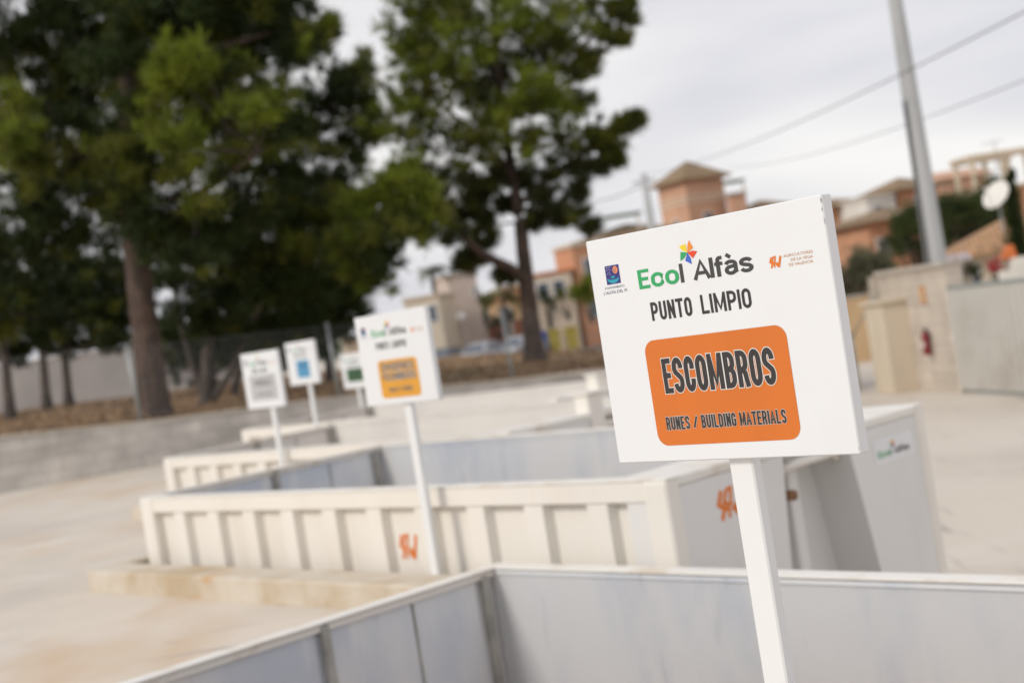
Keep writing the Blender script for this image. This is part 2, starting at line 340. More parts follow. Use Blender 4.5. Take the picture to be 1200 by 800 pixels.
def write(mb,text,x0,x1,y0,y1,t,z=0,ext=0,widths=None,gap=.34,T=None,ty=None,grow=0,lower=False):
    """letters in the box x0..x1, y0..y1 with stroke t; grow widens strokes (outlines)"""
    W=dict({'I':.0,'l':.0,'M':1.35,' ':.55,'/':.75,'-':.6,'f':.62,'T':.95,'E':.85,'L':.85,'F':.8,'A':1.1},**(widths or {}))
    ws=[W.get(c,1.0) for c in text]; n=len(text)
    # total = sum(w)*u + (n-1)*g + n*t   (narrow letters keep one stroke)
    g=gap*t*1.0
    u=((x1-x0)-(n-1)*g-sum(t for c in text if c!=' '))/sum(ws)
    x=x0; k=0
    for c,w in zip(text,ws):
        wd=w*u
        if c==' ': x+=wd+g; continue
        cx0=x+t/2; cx1=cx0+wd
        for st in GL[c]:
            k+=1; zz=z+(k%5)*.00006
            if st=='o': pts=loop(0,1,0,1); cl=True
            elif st=='x': pts=[(a,b) for a,b in loop(0,1,0,.684,.28)]; cl=True
            else: pts=st; cl=False
            vy=ty or t
            pp=[(cx0+(a*wd if c not in 'Il' else 0),y0+vy/2+b*(y1-y0-vy)) for a,b in pts]
            if c in 'Il': pp=[(cx0,p[1]) for p in pp]
            strip(mb,pp,t+2*grow,zz,cl,ty=(ty or t)+2*grow,ext=((ty or t)/2 if (c in 'EFTLMNBRPDIUlf' and not cl) else 0)+grow,T=T)
        x+=wd+t+g
def bfont(text,size,parent_mat,bold=0,sx=1):
    cu=bpy.data.curves.new('t','FONT'); cu.body=text; cu.size=size; cu.offset=bold; cu.resolution_u=3
    o=bpy.data.objects.new('t',cu); col.objects.link(o)
    dg=bpy.context.evaluated_depsgraph_get(); me=bpy.data.meshes.new_from_object(o.evaluated_get(dg))
    vs=[tuple(v.co) for v in me.vertices]; fs=[tuple(p.vertices) for p in me.polygons]
    bpy.data.objects.remove(o); bpy.data.curves.remove(cu)
    return vs,fs
def put_text(mb,text,x0,x1,y0,y1,z):
    vs,fs=bfont(text,1,None)
    xs=[v[0] for v in vs]; ys=[v[1] for v in vs]
    a,b,c,d=min(xs),max(xs),min(ys),max(ys)
    mb.add([(x0+(v[0]-a)/(b-a)*(x1-x0),y0+(v[1]-c)/(d-c)*(y1-y0),z) for v in vs],fs)
def rrect(x0,x1,y0,y1,r,n=8):
    p=[]
    for cx,cy,a in ((x1-r,y1-r,0),(x0+r,y1-r,90),(x0+r,y0+r,180),(x1-r,y0+r,270)): p+=arc(cx,cy,r,r,a,a+90,n)
    return p
def av_logo(mb,x,y,w,h,z,t=None):
    t=t or .11*w
    def q(*p): return [(x+a*w,y+b*h) for a,b in p]
    strip(mb,q((.17,1),(.03,.56),(.20,.38),(.08,0)),t,z)
    strip(mb,q((.34,1),(.22,.60),(.34,.47),(.50,.52)),t*.9,z+.0001)
    strip(mb,q((.36,.99),(.50,.99),(.44,.60)),t*.9,z+.0002)
    strip(mb,q((.20,.36),(.36,.30),(.34,.02)),t*.8,z+.0003)
    mb.add([(a,b,z+.0004) for a,b in q((.42,.34),(.64,.50),(.76,0),(.60,.04))],[(0,1,2,3)])
    strip(mb,q((.95,1),(.70,.0)),t*1.15,z+.0005)
def eco_logo(mb,x0,x1,y0,y1,z,mi,small=False):
    """mi: material indices (green, grey, yellow, orange, red, blue) ; the wordmark with the pinwheel on the l"""
    w=x1-x0; h=y1-y0; s=w/.333
    t=.0110*s; ty=.0078*s
    mb.cur=mi[0]; write(mb,'Eco',x0-.003*s,x0+.121*s,y0,y1,t,z,gap=.28,widths={'E':.86},ty=ty)
    mb.cur=mi[1]; strip(mb,[(x0+.130*s,y0),(x0+.130*s,y1-.002*s)],t*.95,z)
    write(mb,'Alfàs',x0+.165*s,x1,y0,y1,t,z,gap=.14,widths={'A':1.25,'f':.55,'à':1.05,'s':1.0},ty=ty)
    cx,cy,r=x0+.156*s,y1+.020*s,.027*s
    cols=[mi[2],mi[3],mi[4],mi[5],mi[0]]
    for k in range(5):
        a=118-72*k
        def pt(rr,an): return (cx+rr*math.cos(R(an)),cy+rr*math.sin(R(an)),z+.0001+k*.00008)
        mb.cur=cols[k]
        mb.add([(cx,cy,z+.0001+k*.00008),pt(r*.60,a+34),pt(r*1.06,a+24),pt(r*.74,a-22)],[(0,1,2,3)])
    mb.cur=0

# ------------------------------------------------------------------ the container signs
def make_sign(a,b,zbot,label,kind,post_a,zfoot,w=.683,h=.545,tilt=-.45,group='signs on white posts beside the containers'):
    """board: left edge at yard coordinate a on line b, bottom at zbot"""
    o=L(post_a,b,zfoot)
    root=empty('container_sign',o,YAW,label,'sign',group)
    # local frame of root: x along board, y away from the viewer, z up; origin at foot of post
    pw=.067; pd=.034
    MB().box(-pw/2-.015*(w if kind[0]=='orange' else 0)/.683,pw/2-.015*(w if kind[0]=='orange' else 0)/.683,.004,.004+pd,0,zbot+.02-zfoot,ch=.004).build('post',M_['postwhite'],root)
    dx=a-post_a
    Tb=Matrix.Translation(Vector((dx,0,zbot-zfoot)))@Matrix.Rotation(R(-tilt),4,'Y')
    d=.036
    bo=MB(); bo.box(0,w,-d/2,d/2,0,h,ch=.0025,T=Tb)
    # everything printed: local u,v on the front face
    Tf=Tb@Matrix.Translation(Vector((0,-d/2-.0006,h)))@Matrix.Rotation(R(90),4,'X')   # u->x, v->z , normal -> -y
    if kind[0]=='orange':
        bo.cur=1
        for (x,y,a,b) in ((.6812,-.012,.0026,.010),(.6805,-.031,.0022,.007),(.6818,-.055,.0012,.014),(.0012,-.487,.0020,.005),(.0012,-.516,.0014,.003),(.682,-.532,.0016,.004),(.652,-.062,.0012,.0012),(.43,-.118,.0009,.0009),(.30,-.020,.0010,.0010)):
            pts=[(x-a*rnd.uniform(.7,1),y+b*.2),(x-a*.3,y+b*.5),(x+a*.35,y+b*.45),(x+a*.3,y-b*.4),(x-a*.5,y-b*.5)]
            bo.add([tuple(Tf@Vector((p,q,.0002))) for p,q in pts],[(0,1,2,3,4)])
    board=bo.build('board',[M_['signwhite'],M_['seam']],root)
    def fin(mb,name,mats,par=root):
        mb.v=[tuple(Tf@Vector(v)) for v in mb.v]; return mb.build(name,mats,par)
    s=w/.683
    # emblem of the town hall
    m=MB(); m.cur=0; m.add([(.051,-.112,0),(.096,-.112,0),(.096,-.067,0),(.051,-.067,0)],[(0,1,2,3)])
    m.cur=1; c=loop(.0755,.0915,-.0880,-.0700,.009); m.add([(x,y,.0003) for x,y in c],[tuple(range(len(c)))])
    m.cur=0; strip(m,arc(.0835,-.0798,.0045,.0052,20,330,14),.0011,.0005)
    c=arc(.0835,-.0798,.0016,.0018,0,350,8); m.add([(x,y,.0006) for x,y in c],[tuple(range(len(c)))])
    m.cur=2; c=arc(.0735,-.0975,.019,.0125,195,345,12)+arc(.0735,-.0945,.019,.007,340,200,12); m.add([(x,y,.0003) for x,y in c],[tuple(range(len(c)))])
    m.add([(x,y,.0004) for x,y in ((.065,-.096),(.072,-.0925),(.078,-.0925),(.081,-.095),(.075,-.098),(.075,-.103),(.073,-.103),(.073,-.098))],[tuple(range(8))])
    m.cur=3
    for i,(x,y) in enumerate([(.056,-.072),(.061,-.073),(.067,-.0715),(.0555,-.079),(.0605,-.077),(.0665,-.079),(.062,-.084),(.057,-.087),(.0645,-.089)]):
        m.add([(x,y,.0004),(x+.0022,y+.0005,.0004),(x+.0014,y+.0028,.0004)],[(0,1,2)])
    fin(m,'town_hall_emblem',[M_['navy'],M_['peach'],M_['teal'],M_['inkwhite']])
    m=MB(); put_text(m,'AYUNTAMIENTO',.041,.105,-.1225,-.1170,0); put_text(m,"L'ALFÀS DEL PI",.036,.111,-.1345,-.1255,0); fin(m,'town_hall_lettering',M_['inkpurple'])
    m=MB(); eco_logo(m,.154,.487,-.135,-.0895,0,(0,1,2,3,4,5)); fin(m,'wordmark_logo',[M_['green'],M_['inkgrey'],M_['wy'],M_['wo'],M_['wr'],M_['wb']])
    m=MB(); write(m,'PUNTO',.176,.299,-.2125,-.1690,.0072,0,gap=.62,widths={'M':1.45}); fin(m,'heading_word',M_['ink'])
    m=MB(); write(m,'LIMPIO',.326,.467,-.2125,-.1690,.0072,0,gap=.62,widths={'M':1.5}); fin(m,'heading_word',M_['ink'])
    m=MB(); av_logo(m,.530,-.1350,.0315,.0235,0,.0044); fin(m,'farmers_logo',M_['avor'])
    m=MB()
    put_text(m,'AGRICULTORES',.567,.642,-.1165,-.1105,0); put_text(m,'DE LA VEGA',.585,.641,-.1265,-.1205,0); put_text(m,'DE VALENCIA',.578,.640,-.1365,-.1305,0)
    fin(m,'farmers_lettering',M_['brown'])
    pm,box,lines,out=kind
    m=MB(); c=rrect(*box,.030 if pm in('orange','amber') else .006); m.add([(x,y,0) for x,y in c],[tuple(range(len(c)))]); panel=fin(m,'printed_panel',M_[pm])
    if lines:
        for (txt,x0,x1,y0,y1,t,g,ws) in lines:
            m=MB(); mo=MB()
            write(m,txt,x0,x1,y0,y1,t,.0010,gap=g,widths=ws)
            if out:
                write(mo,txt,x0,x1,y0,y1,t,.0004,gap=g,widths=ws,grow=.0019 if t>.007 else .0008); fin(mo,'lettering_outline',M_['inkwhite'],panel)
            fin(m,'panel_lettering',M_['ink'],panel)
    return root
main_lines=[('ESCOMBROS',.183,.503,-.385,-.3025,.0128,.30,{'S':1,'O':1,'C':.92,'B':1,'R':1,'M':1.55,'E':.72}),
            ('RUNES / BUILDING MATERIALS',.171,.513,-.4705,-.4395,.0049,.42,{' ':.75,'M':1.5,'/':1.3})]
zc=EYE
B1=2.47
# escombros sign: left bottom corner (a,z)
s1=make_sign(-2.3185,B1,zc-.371,'nearest sign, reading ESCOMBROS on an orange panel, in sharp focus','x' and ('orange',(.138,.545,-.507,-.257),main_lines,True),-1.952,zc-1.50)
s2=make_sign(-6.815,5.1,zc-.345,'sign with an amber panel, in front of the long ribbed container side',
    ('amber',(.165,.540,-.507,-.278),[('ENSERES',.20,.505,-.345,-.298,.0088,.5,{}),('VOLUMINOSOS',.19,.515,-.402,-.355,.0075,.5,{}),('BULKY ITEMS',.245,.465,-.470,-.444,.0045,.5,{})],True),-6.455,0.05,group='signs on white posts beside the containers')
s3=make_sign(-12.53,7.83,zc-.425,'sign with a pale grey panel, leftmost of the row, over the second ribbed container',
    ('pgrey',(.10,.60,-.50,-.235),[('MUEBLES',.20,.50,-.345,-.285,.006,.5,{}),('FURNITURE',.21,.49,-.450,-.425,.0035,.5,{})],False),-12.12,0.0,h=.58)
s4=make_sign(-15.90,10.65,zc-.325,'sign with a small square blue panel, between the grey and the green signs',
    ('pblue',(.205,.505,-.490,-.255),[('PAPEL',.28,.43,-.345,-.295,.006,.5,{})],False),-15.50,0.0,h=.58)
s5=make_sign(-18.76,13.6,zc-.595,'farthest sign, with a dark green panel, partly hidden behind the amber one',
    ('pgreen',(.12,.60,-.47,-.25),[('PODA',.24,.48,-.39,-.32,.006,.5,{})],False),-18.42,0.0,h=.58)

# ------------------------------------------------------------------ open-top containers
def make_container(A0,A1,B0,B1_,zt,zb,label,inner,ribs=True,hook=True,logo=None,sticker=False,handle=False,group='open-top white skips parked in staggered bays'):
    Lx=A1-A0; W=B1_-B0; H=zt-zb
    root=empty('open_top_container',L(A0,B0,zb),YAW,label,'skip container',group)
    I=M_[inner]; C_=M_['cream']; t=.045
    rec=.065
    # side walls: an outer painted plate (recessed between ribs) and an inner plate
    for nm,y0,y1,sg in (('near',0,1,1),('far',W,-1,-1)):
        def yb(d0,d1): 
            q=sorted((y0+sg*d0,y0+sg*d1)); return q
        ya=yb(rec,rec+.02); 
        wall=MB().box(.12,Lx-.12,*ya,.14,H-.13).build('side_wall',C_,root)
        yc=yb(rec+.021,rec+.038); MB().box(.06,Lx-.06,*yc,.16,H-.015).build('inner_plate',I,wall)
        yr=yb(0,rec+.03); MB().box(.0,Lx,*yr,H-.125,H-.012,ch=.008).build('top_rail',C_,root)
        yk=yb(-.004,rec+.041); MB().box(-.004,Lx+.004,*yk,H-.0115,H,ch=.003).build('rim_cap',M_['rim'],root)
        yg=yb(rec+.0385,rec+.046); MB().box(.1,Lx-.1,*yg,H-.036,H-.030).build('weld_line',I,wall)
        MB().box(.0,Lx,*yb(.0,rec+.03),0,.15,ch=.008).build('bottom_rail',C_,root)
        if ribs:
            n=max(3,int(round((Lx-.45)/.49)))
            for k in range(n):
                x=.572+k*.495
                if x>Lx-.25: break
                pr=[(x-.075,yr[0]+.002 if sg>0 else yr[1]-.002),(x+.075,yr[0]+.002 if sg>0 else yr[1]-.002),(x+.095,y0+sg*(rec+.001)),(x-.095,y0+sg*(rec+.001))]
                MB().prism(pr,.151,H-.126).build('rib',C_,root)
        # posts at corners
        for x0,x1 in ((-.003,.185),(Lx-.16,Lx+.003)):
            MB().box(x0,x1,*yb(-.012,rec+.032),-.0,H-.013,ch=.012).build('corner_post',C_,root)
    # floor
    MB().box(.05,Lx-.05,.12,W-.12,.05,.12).build('floor',M_['rust'],root)
    # rear doors (two leaves) at the low-a end
    for k,(y0,y1) in enumerate(((.10,W/2-.012),(W/2+.012,W-.10))):
        d=MB().box(.0,.045,y0,y1,.12,H-.05).build('door_leaf',I,root)
        MB().box(.0,.075,y0+.0,y1-.0,H-.049,H-.0125,ch=.004).build('door_rim',M_['rim'],d)
        if k==1: MB().box(.0455,.052,y0+.55,y0+.562,.15,H-.06).build('door_seam',M_['seam'],d)
    MB().box(.046,.090,W/2-.030,W/2+.018,.12,H-.02,ch=.006).build('door_post',M_['seam'],root)
    MB().box(.047,.08,W-.20,W-.155,.12,H-.03).build('corner_seal',M_['seam'],root)
    MB().box(-.005,.088,.08,W-.08,H-.012,H+.002,ch=.003).build('end_rim',M_['rim'],root)
    # front end
    G_=M_['paintgrey']; xr=Lx
    fe=MB().box(Lx-.36,Lx-.30,.10,W-.10,.1,H-.03).build('front_end_plate',G_,root)
    MB().box(Lx-.375,Lx-.361,.14,W-.14,.14,H-.02).build('inner_plate',I,fe)
    mid=W*.5+.05
    tl=mid-.30; tr=mid+.33; bl=mid-.50; brr=mid+.62
    # left and right facing panels of the hook frame
    pl=MB().prism([(.01,.0),(bl,.0),(tl,H-.06),(.01,H-.06)],Lx-.299,Lx-.002,'x').build('front_panel',G_,root)
    pr_=MB().prism([(brr,.0),(W-.01,.0),(W-.01,H-.06),(tr,H-.06)],Lx-.299,Lx-.002,'x').build('front_panel',G_,root)
    MB().box(Lx-.38,Lx-.003,.01,W-.01,H-.059,H-.0005,ch=.01).build('front_rim',M_['rim'],root)
    if hook:
        MB().box(Lx-.29,Lx-.12,mid-.13,mid-.03,.02,H-.065,ch=.01).build('hook_beam',G_,root)
        pts=[(Lx-.13,mid-.25,H-.07),(Lx-.06,mid-.25,H-.22),(Lx+.02,mid-.12,H-.27),(Lx+.02,mid+.12,H-.27),(Lx-.06,mid+.27,H-.22),(Lx-.13,mid+.27,H-.07)]
        hk=MB(); hk.tube([(Lx-.10,mid-.30,H-.17),(Lx-.02,mid-.16,H-.13),(Lx-.02,mid+.20,H-.13),(Lx-.10,mid+.33,H-.19)],.028,10)
        hk.build('hook_bar',M_['cream'],root,True)
        MB().tube([(Lx-.10,mid-.22,H-.30),(Lx-.02,mid-.22,H-.30)],.03,10).build('bolt',M_['rust'],root,True)
    if handle:
        MB().box(.62,1.02,-.055,-.035,.42,.435).build('step_bar',C_,root)
    if logo:
        for (face,u,v,w,h) in logo:
            m=MB()
            av_logo(m,u,v,w,h,0,w*.12)
            if face=='side': m.v=[(x,rec-.0025-z,y) for x,y,z in m.v]
            else: m.v=[(Lx-.001+z,x,y) for x,y,z in m.v]
            m.build('farmers_logo',M_['avor'],root)
    if sticker:
        u,v,w,h=sticker
        m=MB(); m.add([(0,0,0),(w,0,0),(w,h,0),(0,h,0)],[(0,1,2,3)]); m.cur=1
        eco_logo(m,w*.10,w*.90,h*.25,h*.52,.001,(1,2,3,4,5,6))
        m.v=[(Lx+.0002+z,u+x,v+y) for x,y,z in m.v]
        m.build('wordmark_sticker',[M_['signwhite'],M_['green'],M_['inkgrey'],M_['wy'],M_['wo'],M_['wr'],M_['wb']],root)
    return root
ZR=EYE-.88
c2b=EYE-2.60
make_container(-5.79,-.25,2.56,5.03,EYE-1.28,EYE-2.60,'grey-lined open container nearest the camera, its bare inside filling the bottom of the picture','steel')
make_container(-10.19,-4.65,5.235,7.72,ZR,c2b,'long ribbed cream container with an orange logo on its side, hook frame at its end','steel',
   logo=[('side',3.19,1.26,.185,.155),('end',.375,1.42,.25,.155)],sticker=(1.88,1.43,.44,.155),handle=True)
make_container(-14.70,-8.72,7.925,10.435,ZR,c2b,'second ribbed container back, under the grey-panelled sign','whitesteel')
make_container(-17.70,-11.06,10.86,13.34,ZR,c2b,'third ribbed container back, its low end behind the blue-panelled sign','whitesteel')
make_container(-21.5,-15.6,13.75,16.2,EYE-1.12,c2b,'farthest low container at the foot of the green-panelled sign','whitesteel')
# square uprights at the hidden ends of the two farther skips
for (a,b,lab) in ((-8.8080,9.0445,'white upright at the hidden end of the second ribbed container'),(-11.268,11.769,'white upright at the hidden end of the third container, farther back')):
    r=empty('container_upright',L(a,b,ZR-1.2),YAW,lab,'upright','white uprights on the container ends')
    MB().box(-.09,.09,-.10,.10,0,1.36,ch=.012).build('upright_body',M_['cream'],r)
    MB().box(-.11,.11,-.12,.12,1.361,1.385,ch=.004).build('upright_cap',M_['cream'],r)

# ------------------------------------------------------------------ ground, platform, kerbs
S=MB()
S.add([(-900,-300,-1.2),(900,-300,-1.2),(900,1800,-1.2),(-900,1800,-1.2)],[(0,1,2,3)])
tag(S.build('ground',M_['yard']),kind='structure')
plat=[(1.6,-9),(1.6,2.35),(-5.95,2.35),(-5.95,4.84),(-10.48,4.84),(-10.48,7.58),(-15.02,7.58),(-15.02,10.6),(-18.05,10.6),(-18.05,13.5),(-22,13.5),(-22,16.6),(-26,22),(-60,10),(-60,-9)]
pm=MB(); pp=[L(a,b,0) for a,b in plat]; pm.prism([(p.x,p.y) for p in pp],-1.25,0)
tag(pm.build('platform',M_['concrete']),kind='structure')
def kerb(segs,label):
    r=empty('kerb',L(segs[0][0],segs[0][1],0),YAW,label,'kerb','concrete kerbs round the container bays')
    a0,b0=segs[0][0],segs[0][1]
    for (x0,y0,x1,y1) in segs:
        MB().box(x0-a0,x1-a0,y0-b0,y1-b0,-.3,.16,ch=.012).build('kerb_stone',M_['kerb'],r)
kerb([(-10.48,4.83,-6.0,5.12),(-10.48,5.122,-10.33,7.70)],'stained concrete kerb at the foot of the long ribbed container')
kerb([(-15.02,7.58,-10.34,7.80),(-15.02,7.802,-14.87,10.6)],'short piece of kerb seen behind the long ribbed container, under the next one')
kerb([(-18.05,10.6,-14.9,10.78),(-18.05,10.782,-17.9,13.5)],'kerb at the corner of the third container bay')

# ------------------------------------------------------------------ retaining wall, bank and fence
W0=Vector((-9.714,25.368)); W1=Vector((7.83,32.03)); WD=(W1-W0).normalized(); WL=(W1-W0).length; WN=Vector((-WD.y,WD.x))
def topz(s):
    pts=[(-30,EYE-.36),(0,EYE-.48),(3.0,EYE-.68),(6.6,EYE-.82),(10.1,EYE-1.07),(12.3,EYE-1.24),(19,EYE-1.40),(30,EYE-1.45)]
    for (a,za),(b,zb) in zip(pts,pts[1:]):
        if a<=s<=b: return za+(zb-za)*(s-a)/(b-a)
    return pts[-1][1] if s>0 else pts[0][1]
wall=empty('retaining_wall',(W0.x,W0.y,0),math.atan2(WD.y,WD.x),'long grey concrete block retaining wall below the dry bank','wall')
m=MB(); ss=[-28+i*1.0 for i in range(0,48)]; ss=[s for s in ss if s<=WL-.0]+[WL]
pts=[(s,topz(s)-.06) for s in ss]
m.prism([(ss[0],-1.25)]+pts+[(ss[-1],-1.25)],0,.22,'y'); m.build('wall_body',M_['block'],wall)
m=MB(); m.prism([(s,topz(s)-.059) for s in ss]+[(s,topz(s)) for s in reversed(ss)],-.02,.25,'y'); m.build('coping',M_['cap'],wall)
def bankz(x,y):
    p=Vector((x,y))-W0; s=p.dot(WD); d=p.dot(WN)
    base=topz(max(-29,min(25,s*28/max(y,20) if y>28 else s)))-.03
    left=max(0,min(1,(-x/ max(y,1)*28+2)/8))
    z=base+left*.30*max(0,min(1,d/16))
    z+=.05*math.sin(x*.9+y*.6)*min(1,d/2)*.6+.04*math.sin(x*2.3-y*1.7)*min(1,d/2)*.5
    f=max(0,min(1,(d-30)/16)); f=f*f*(3-2*f)
    fl=max(0,min(1,(x+30)/14))
    return z*(1-f)+f*(-.66*fl+z*(1-fl))
m=MB(); nx=110; ds=[.1,.4,.8,1.3,2,3,4,5.5,7,9,11,13,15,17,19,21,23,25,27,29,31,33,35,37,39,41,44,48,55,70,100,160,300,700]
sx=[-70+i*(70+WL+.0)/nx for i in range(nx+1)]
for s in sx:
    for d in ds:
        q=W0+WD*s+WN*d
        if s<-28: pass
        m.v.append((q.x,q.y,bankz(q.x,q.y)))
nd=len(ds)
for i in range(nx):
    for j in range(nd-1):
        a=i*nd+j; m.f.append((a,a+nd,a+nd+1,a+1)); m.m.append(0)
tag(m.build('dirt_bank',M_['dirt'],smooth=True),kind='structure')
# ground cover of dry tufts on the bank
def tufts(n,fn,mats,name,hh=(.04,.12)):
    vs=[];
    for _ in range(n):
        x,y=fn(); z=bankz(x,y); h=rnd.uniform(*hh); a=rnd.uniform(0,6.3); r=rnd.uniform(.02,.07)
        vs+=[(x+r*math.cos(a),y+r*math.sin(a),z-.01),(x-r*math.cos(a),y-r*math.sin(a),z-.01),(x+rnd.uniform(-.06,.06),y+rnd.uniform(-.06,.06),z+h)]
    me=bpy.data.meshes.new(name); me.from_pydata(vs,[],[(3*i,3*i+1,3*i+2) for i in range(n)])
    me.materials.append(mats); o=bpy.data.objects.new(name,me); col.objects.link(o); return tag(o,'dry brown needles and grass tufts covering the bank','ground cover',None,'stuff')
def rp():
    s=rnd.uniform(-6,WL); d=.3+rnd.random()**1.5*24; q=W0+WD*s+WN*d; return q.x,q.y
tufts(16000,rp,mat('dry_grass',(.42,.28,.15),rough=.9,var=.4,scale=2,c2=(.16,.095,.05)),'dry_grass')
fence=empty('wire_fence',(W0.x,W0.y,0),math.atan2(WD.y,WD.x),'chain-link fence on galvanised posts along the retaining wall','fence')
fs=[2.68-3.9*2,2.68-3.9,2.68,6.58,10.32,14.1,17.6]
for s in fs:
    z0=topz(s)-.05
    lean=.02
    p=MB(); p.tube([(s,.11,z0),(s-lean,.11,z0+1.50)],.036,10); pb=p.build('fence_post',M_['galv'],fence,True)
    MB().tube([(s-lean,.11,z0+1.50),(s-lean,.11,z0+1.53)],.040,10).build('post_cap',M_['galv'],pb,True)
for dz in (.08,.75,1.42):
    MB().tube([(s,.12,topz(s)+dz) for s in [-6,-4,-2,0,2,4,6,8,10,12,14,16,18]],.0022,4).build('line_wire',M_['galv'],fence)
m=MB()
for i in range(230):
    s=-5+i*.1
    for sg in (1,-1):
        a=s; b=s+sg*1.3
        if b<-6 or b>18: continue
        m.tube([(a,.125,topz(a)+.06),(b,.125,topz(b)+1.40)],.0012,3,False)
m.build('chain_link',M_['galv'],fence)

# ------------------------------------------------------------------ trees
def blades(centres,n_each,radii,length,width,seed,flat=.8):
    rg=np.random.default_rng(seed)
    C=np.repeat(np.array(centres),n_each,axis=0); Rr=np.repeat(np.array(radii),n_each)
    N=len(C)
    d=rg.normal(size=(N,3)); d/=np.linalg.norm(d,axis=1)[:,None]
    rr=Rr*np.minimum(np.abs(rg.normal(size=N))*.62+.12,2.1)
    p=C+d*rr[:,None]*np.array([1,1,flat])
    dirn=d*.8+rg.normal(size=(N,3))*.38+np.array([0,0,.62]); dirn/=np.linalg.norm(dirn,axis=1)[:,None]
    side=np.cross(dirn,rg.normal(size=(N,3))); side/=np.linalg.norm(side,axis=1)[:,None]
    l=length*rg.uniform(.6,1.3,N)[:,None]; w=width*rg.uniform(.6,1.3,N)[:,None]
    v=np.empty((N,3,3)); v[:,0]=p-side*w; v[:,1]=p+side*w; v[:,2]=p+dirn*l
    return v.reshape(-1,3)
def tri_mesh(name,arrs,mats,parent):
    V_=np.concatenate([a for a,_ in arrs]); mi=np.concatenate([np.full(len(a)//3,k,dtype=np.int32) for a,k in arrs])
    n=len(V_)//3
    me=bpy.data.meshes.new(name); me.vertices.add(len(V_)); me.vertices.foreach_set('co',V_.astype(np.float32).ravel())
    me.loops.add(3*n); me.loops.foreach_set('vertex_index',np.arange(3*n,dtype=np.int32)); me.polygons.add(n)
    me.polygons.foreach_set('loop_start',np.arange(0,3*n,3,dtype=np.int32)); me.polygons.foreach_set('material_index',mi)
    for m in mats: me.materials.append(m)
    me.update(calc_edges=True); me.validate()
    o=bpy.data.objects.new(name,me); col.objects.link(o); o.parent=parent; return o
def limb(pts,r0,r1,seed=0,wob=.05):
    rr=random.Random(seed); pts=[Vector(p) for p in pts]; out=[];rad=[]
    n=6
    for i in range(len(pts)-1):
        for k in range(n):
            t=k/n; out.append(pts[i].lerp(pts[i+1],t))
    out.append(pts[-1])
    for i in range(1,len(out)-1): out[i]=out[i]+Vector((rr.uniform(-wob,wob),rr.uniform(-wob,wob),0))*min(1,(out[i]-out[i-1]).length*1.5)
    N=len(out)-1
    rad=[r0+(r1-r0)*(i/N)**.8 for i in range(N+1)]
    return out,rad
def tree(name,label,cat,base,trunks,lobes,barkm='bark',mats=('ndark','nmid','nbright'),group=None,blade=(.22,.022),dens=1.0,seed=1,sub=(20,28),srad=(.20,.36),flat=.8):
    """trunks: list of (points px/py/depth, r0, r1); lobes: (px,py,depth,r_px,material index)"""
    root=empty(name,base,0,label,cat,group); rr=random.Random(seed)
    T=MB(); TL_=MB()
    for k,(pts,r0,r1) in enumerate(trunks):
        o,rad=limb([p if isinstance(p,Vector) else P(*p) for p in pts],r0,r1,seed+k,.015)
        if k==0: rad[0]*=1.45; rad[1]*=1.18
        T.tube([v-root.location for v in o],rad,10)
    arrs=[]; bysub={}
    hub=P(*trunks[0][0][-1]) if not isinstance(trunks[0][0][-1],Vector) else trunks[0][0][-1]
    tips=[ (p if isinstance(p,Vector) else P(*p)) for t in trunks for p in t[0][1:]]
    for (px,py,d,rp_,mi) in lobes:
        c=P(px,py,d); r=rp_*d*MPP
        near=min(tips,key=lambda q:(q-c).length)
        o,rad=limb([near,near.lerp(c,.5)+Vector((0,0,-.1*r)),c+Vector((0,0,-.2*r))],.05,.012,int(px+py),.05)
        TL_.tube([v-root.location for v in o],rad,6)
        K=rr.randint(*sub)
        cs=[];rs=[]
        for _ in range(K):
            u=Vector((rr.gauss(0,1),rr.gauss(0,1),rr.gauss(0,1)*flat))*(r*.52)
            if u.length>1.25*r: u*=1.25*r/u.length
            cs.append(c+u-root.location); rs.append(r*rr.uniform(*srad))
            if rr.random()<.6:
                TL_.tube([c+Vector((0,0,-.2*r))-root.location,c+u-root.location],[.012,.005],4)
        for q,s in zip(cs,rs):
            n=int(1250*dens*s*s/ (blade[0]*blade[1]/.006) )
            n=max(40,min(n,3200))
            m_=mi
            z=rr.random()
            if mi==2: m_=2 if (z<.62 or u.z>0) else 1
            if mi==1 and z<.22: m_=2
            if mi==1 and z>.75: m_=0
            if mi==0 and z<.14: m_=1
            arrs.append((blades([tuple(q)],n,[s],*blade,rr.randrange(1<<30),flat),m_))
    T.build('trunk',M_[barkm],root,True); TL_.build('limbs',M_['twig'],root)
    tri_mesh('crown',arrs,[M_[k] for k in mats],root)
    return root
GR='pines standing on the dry bank'
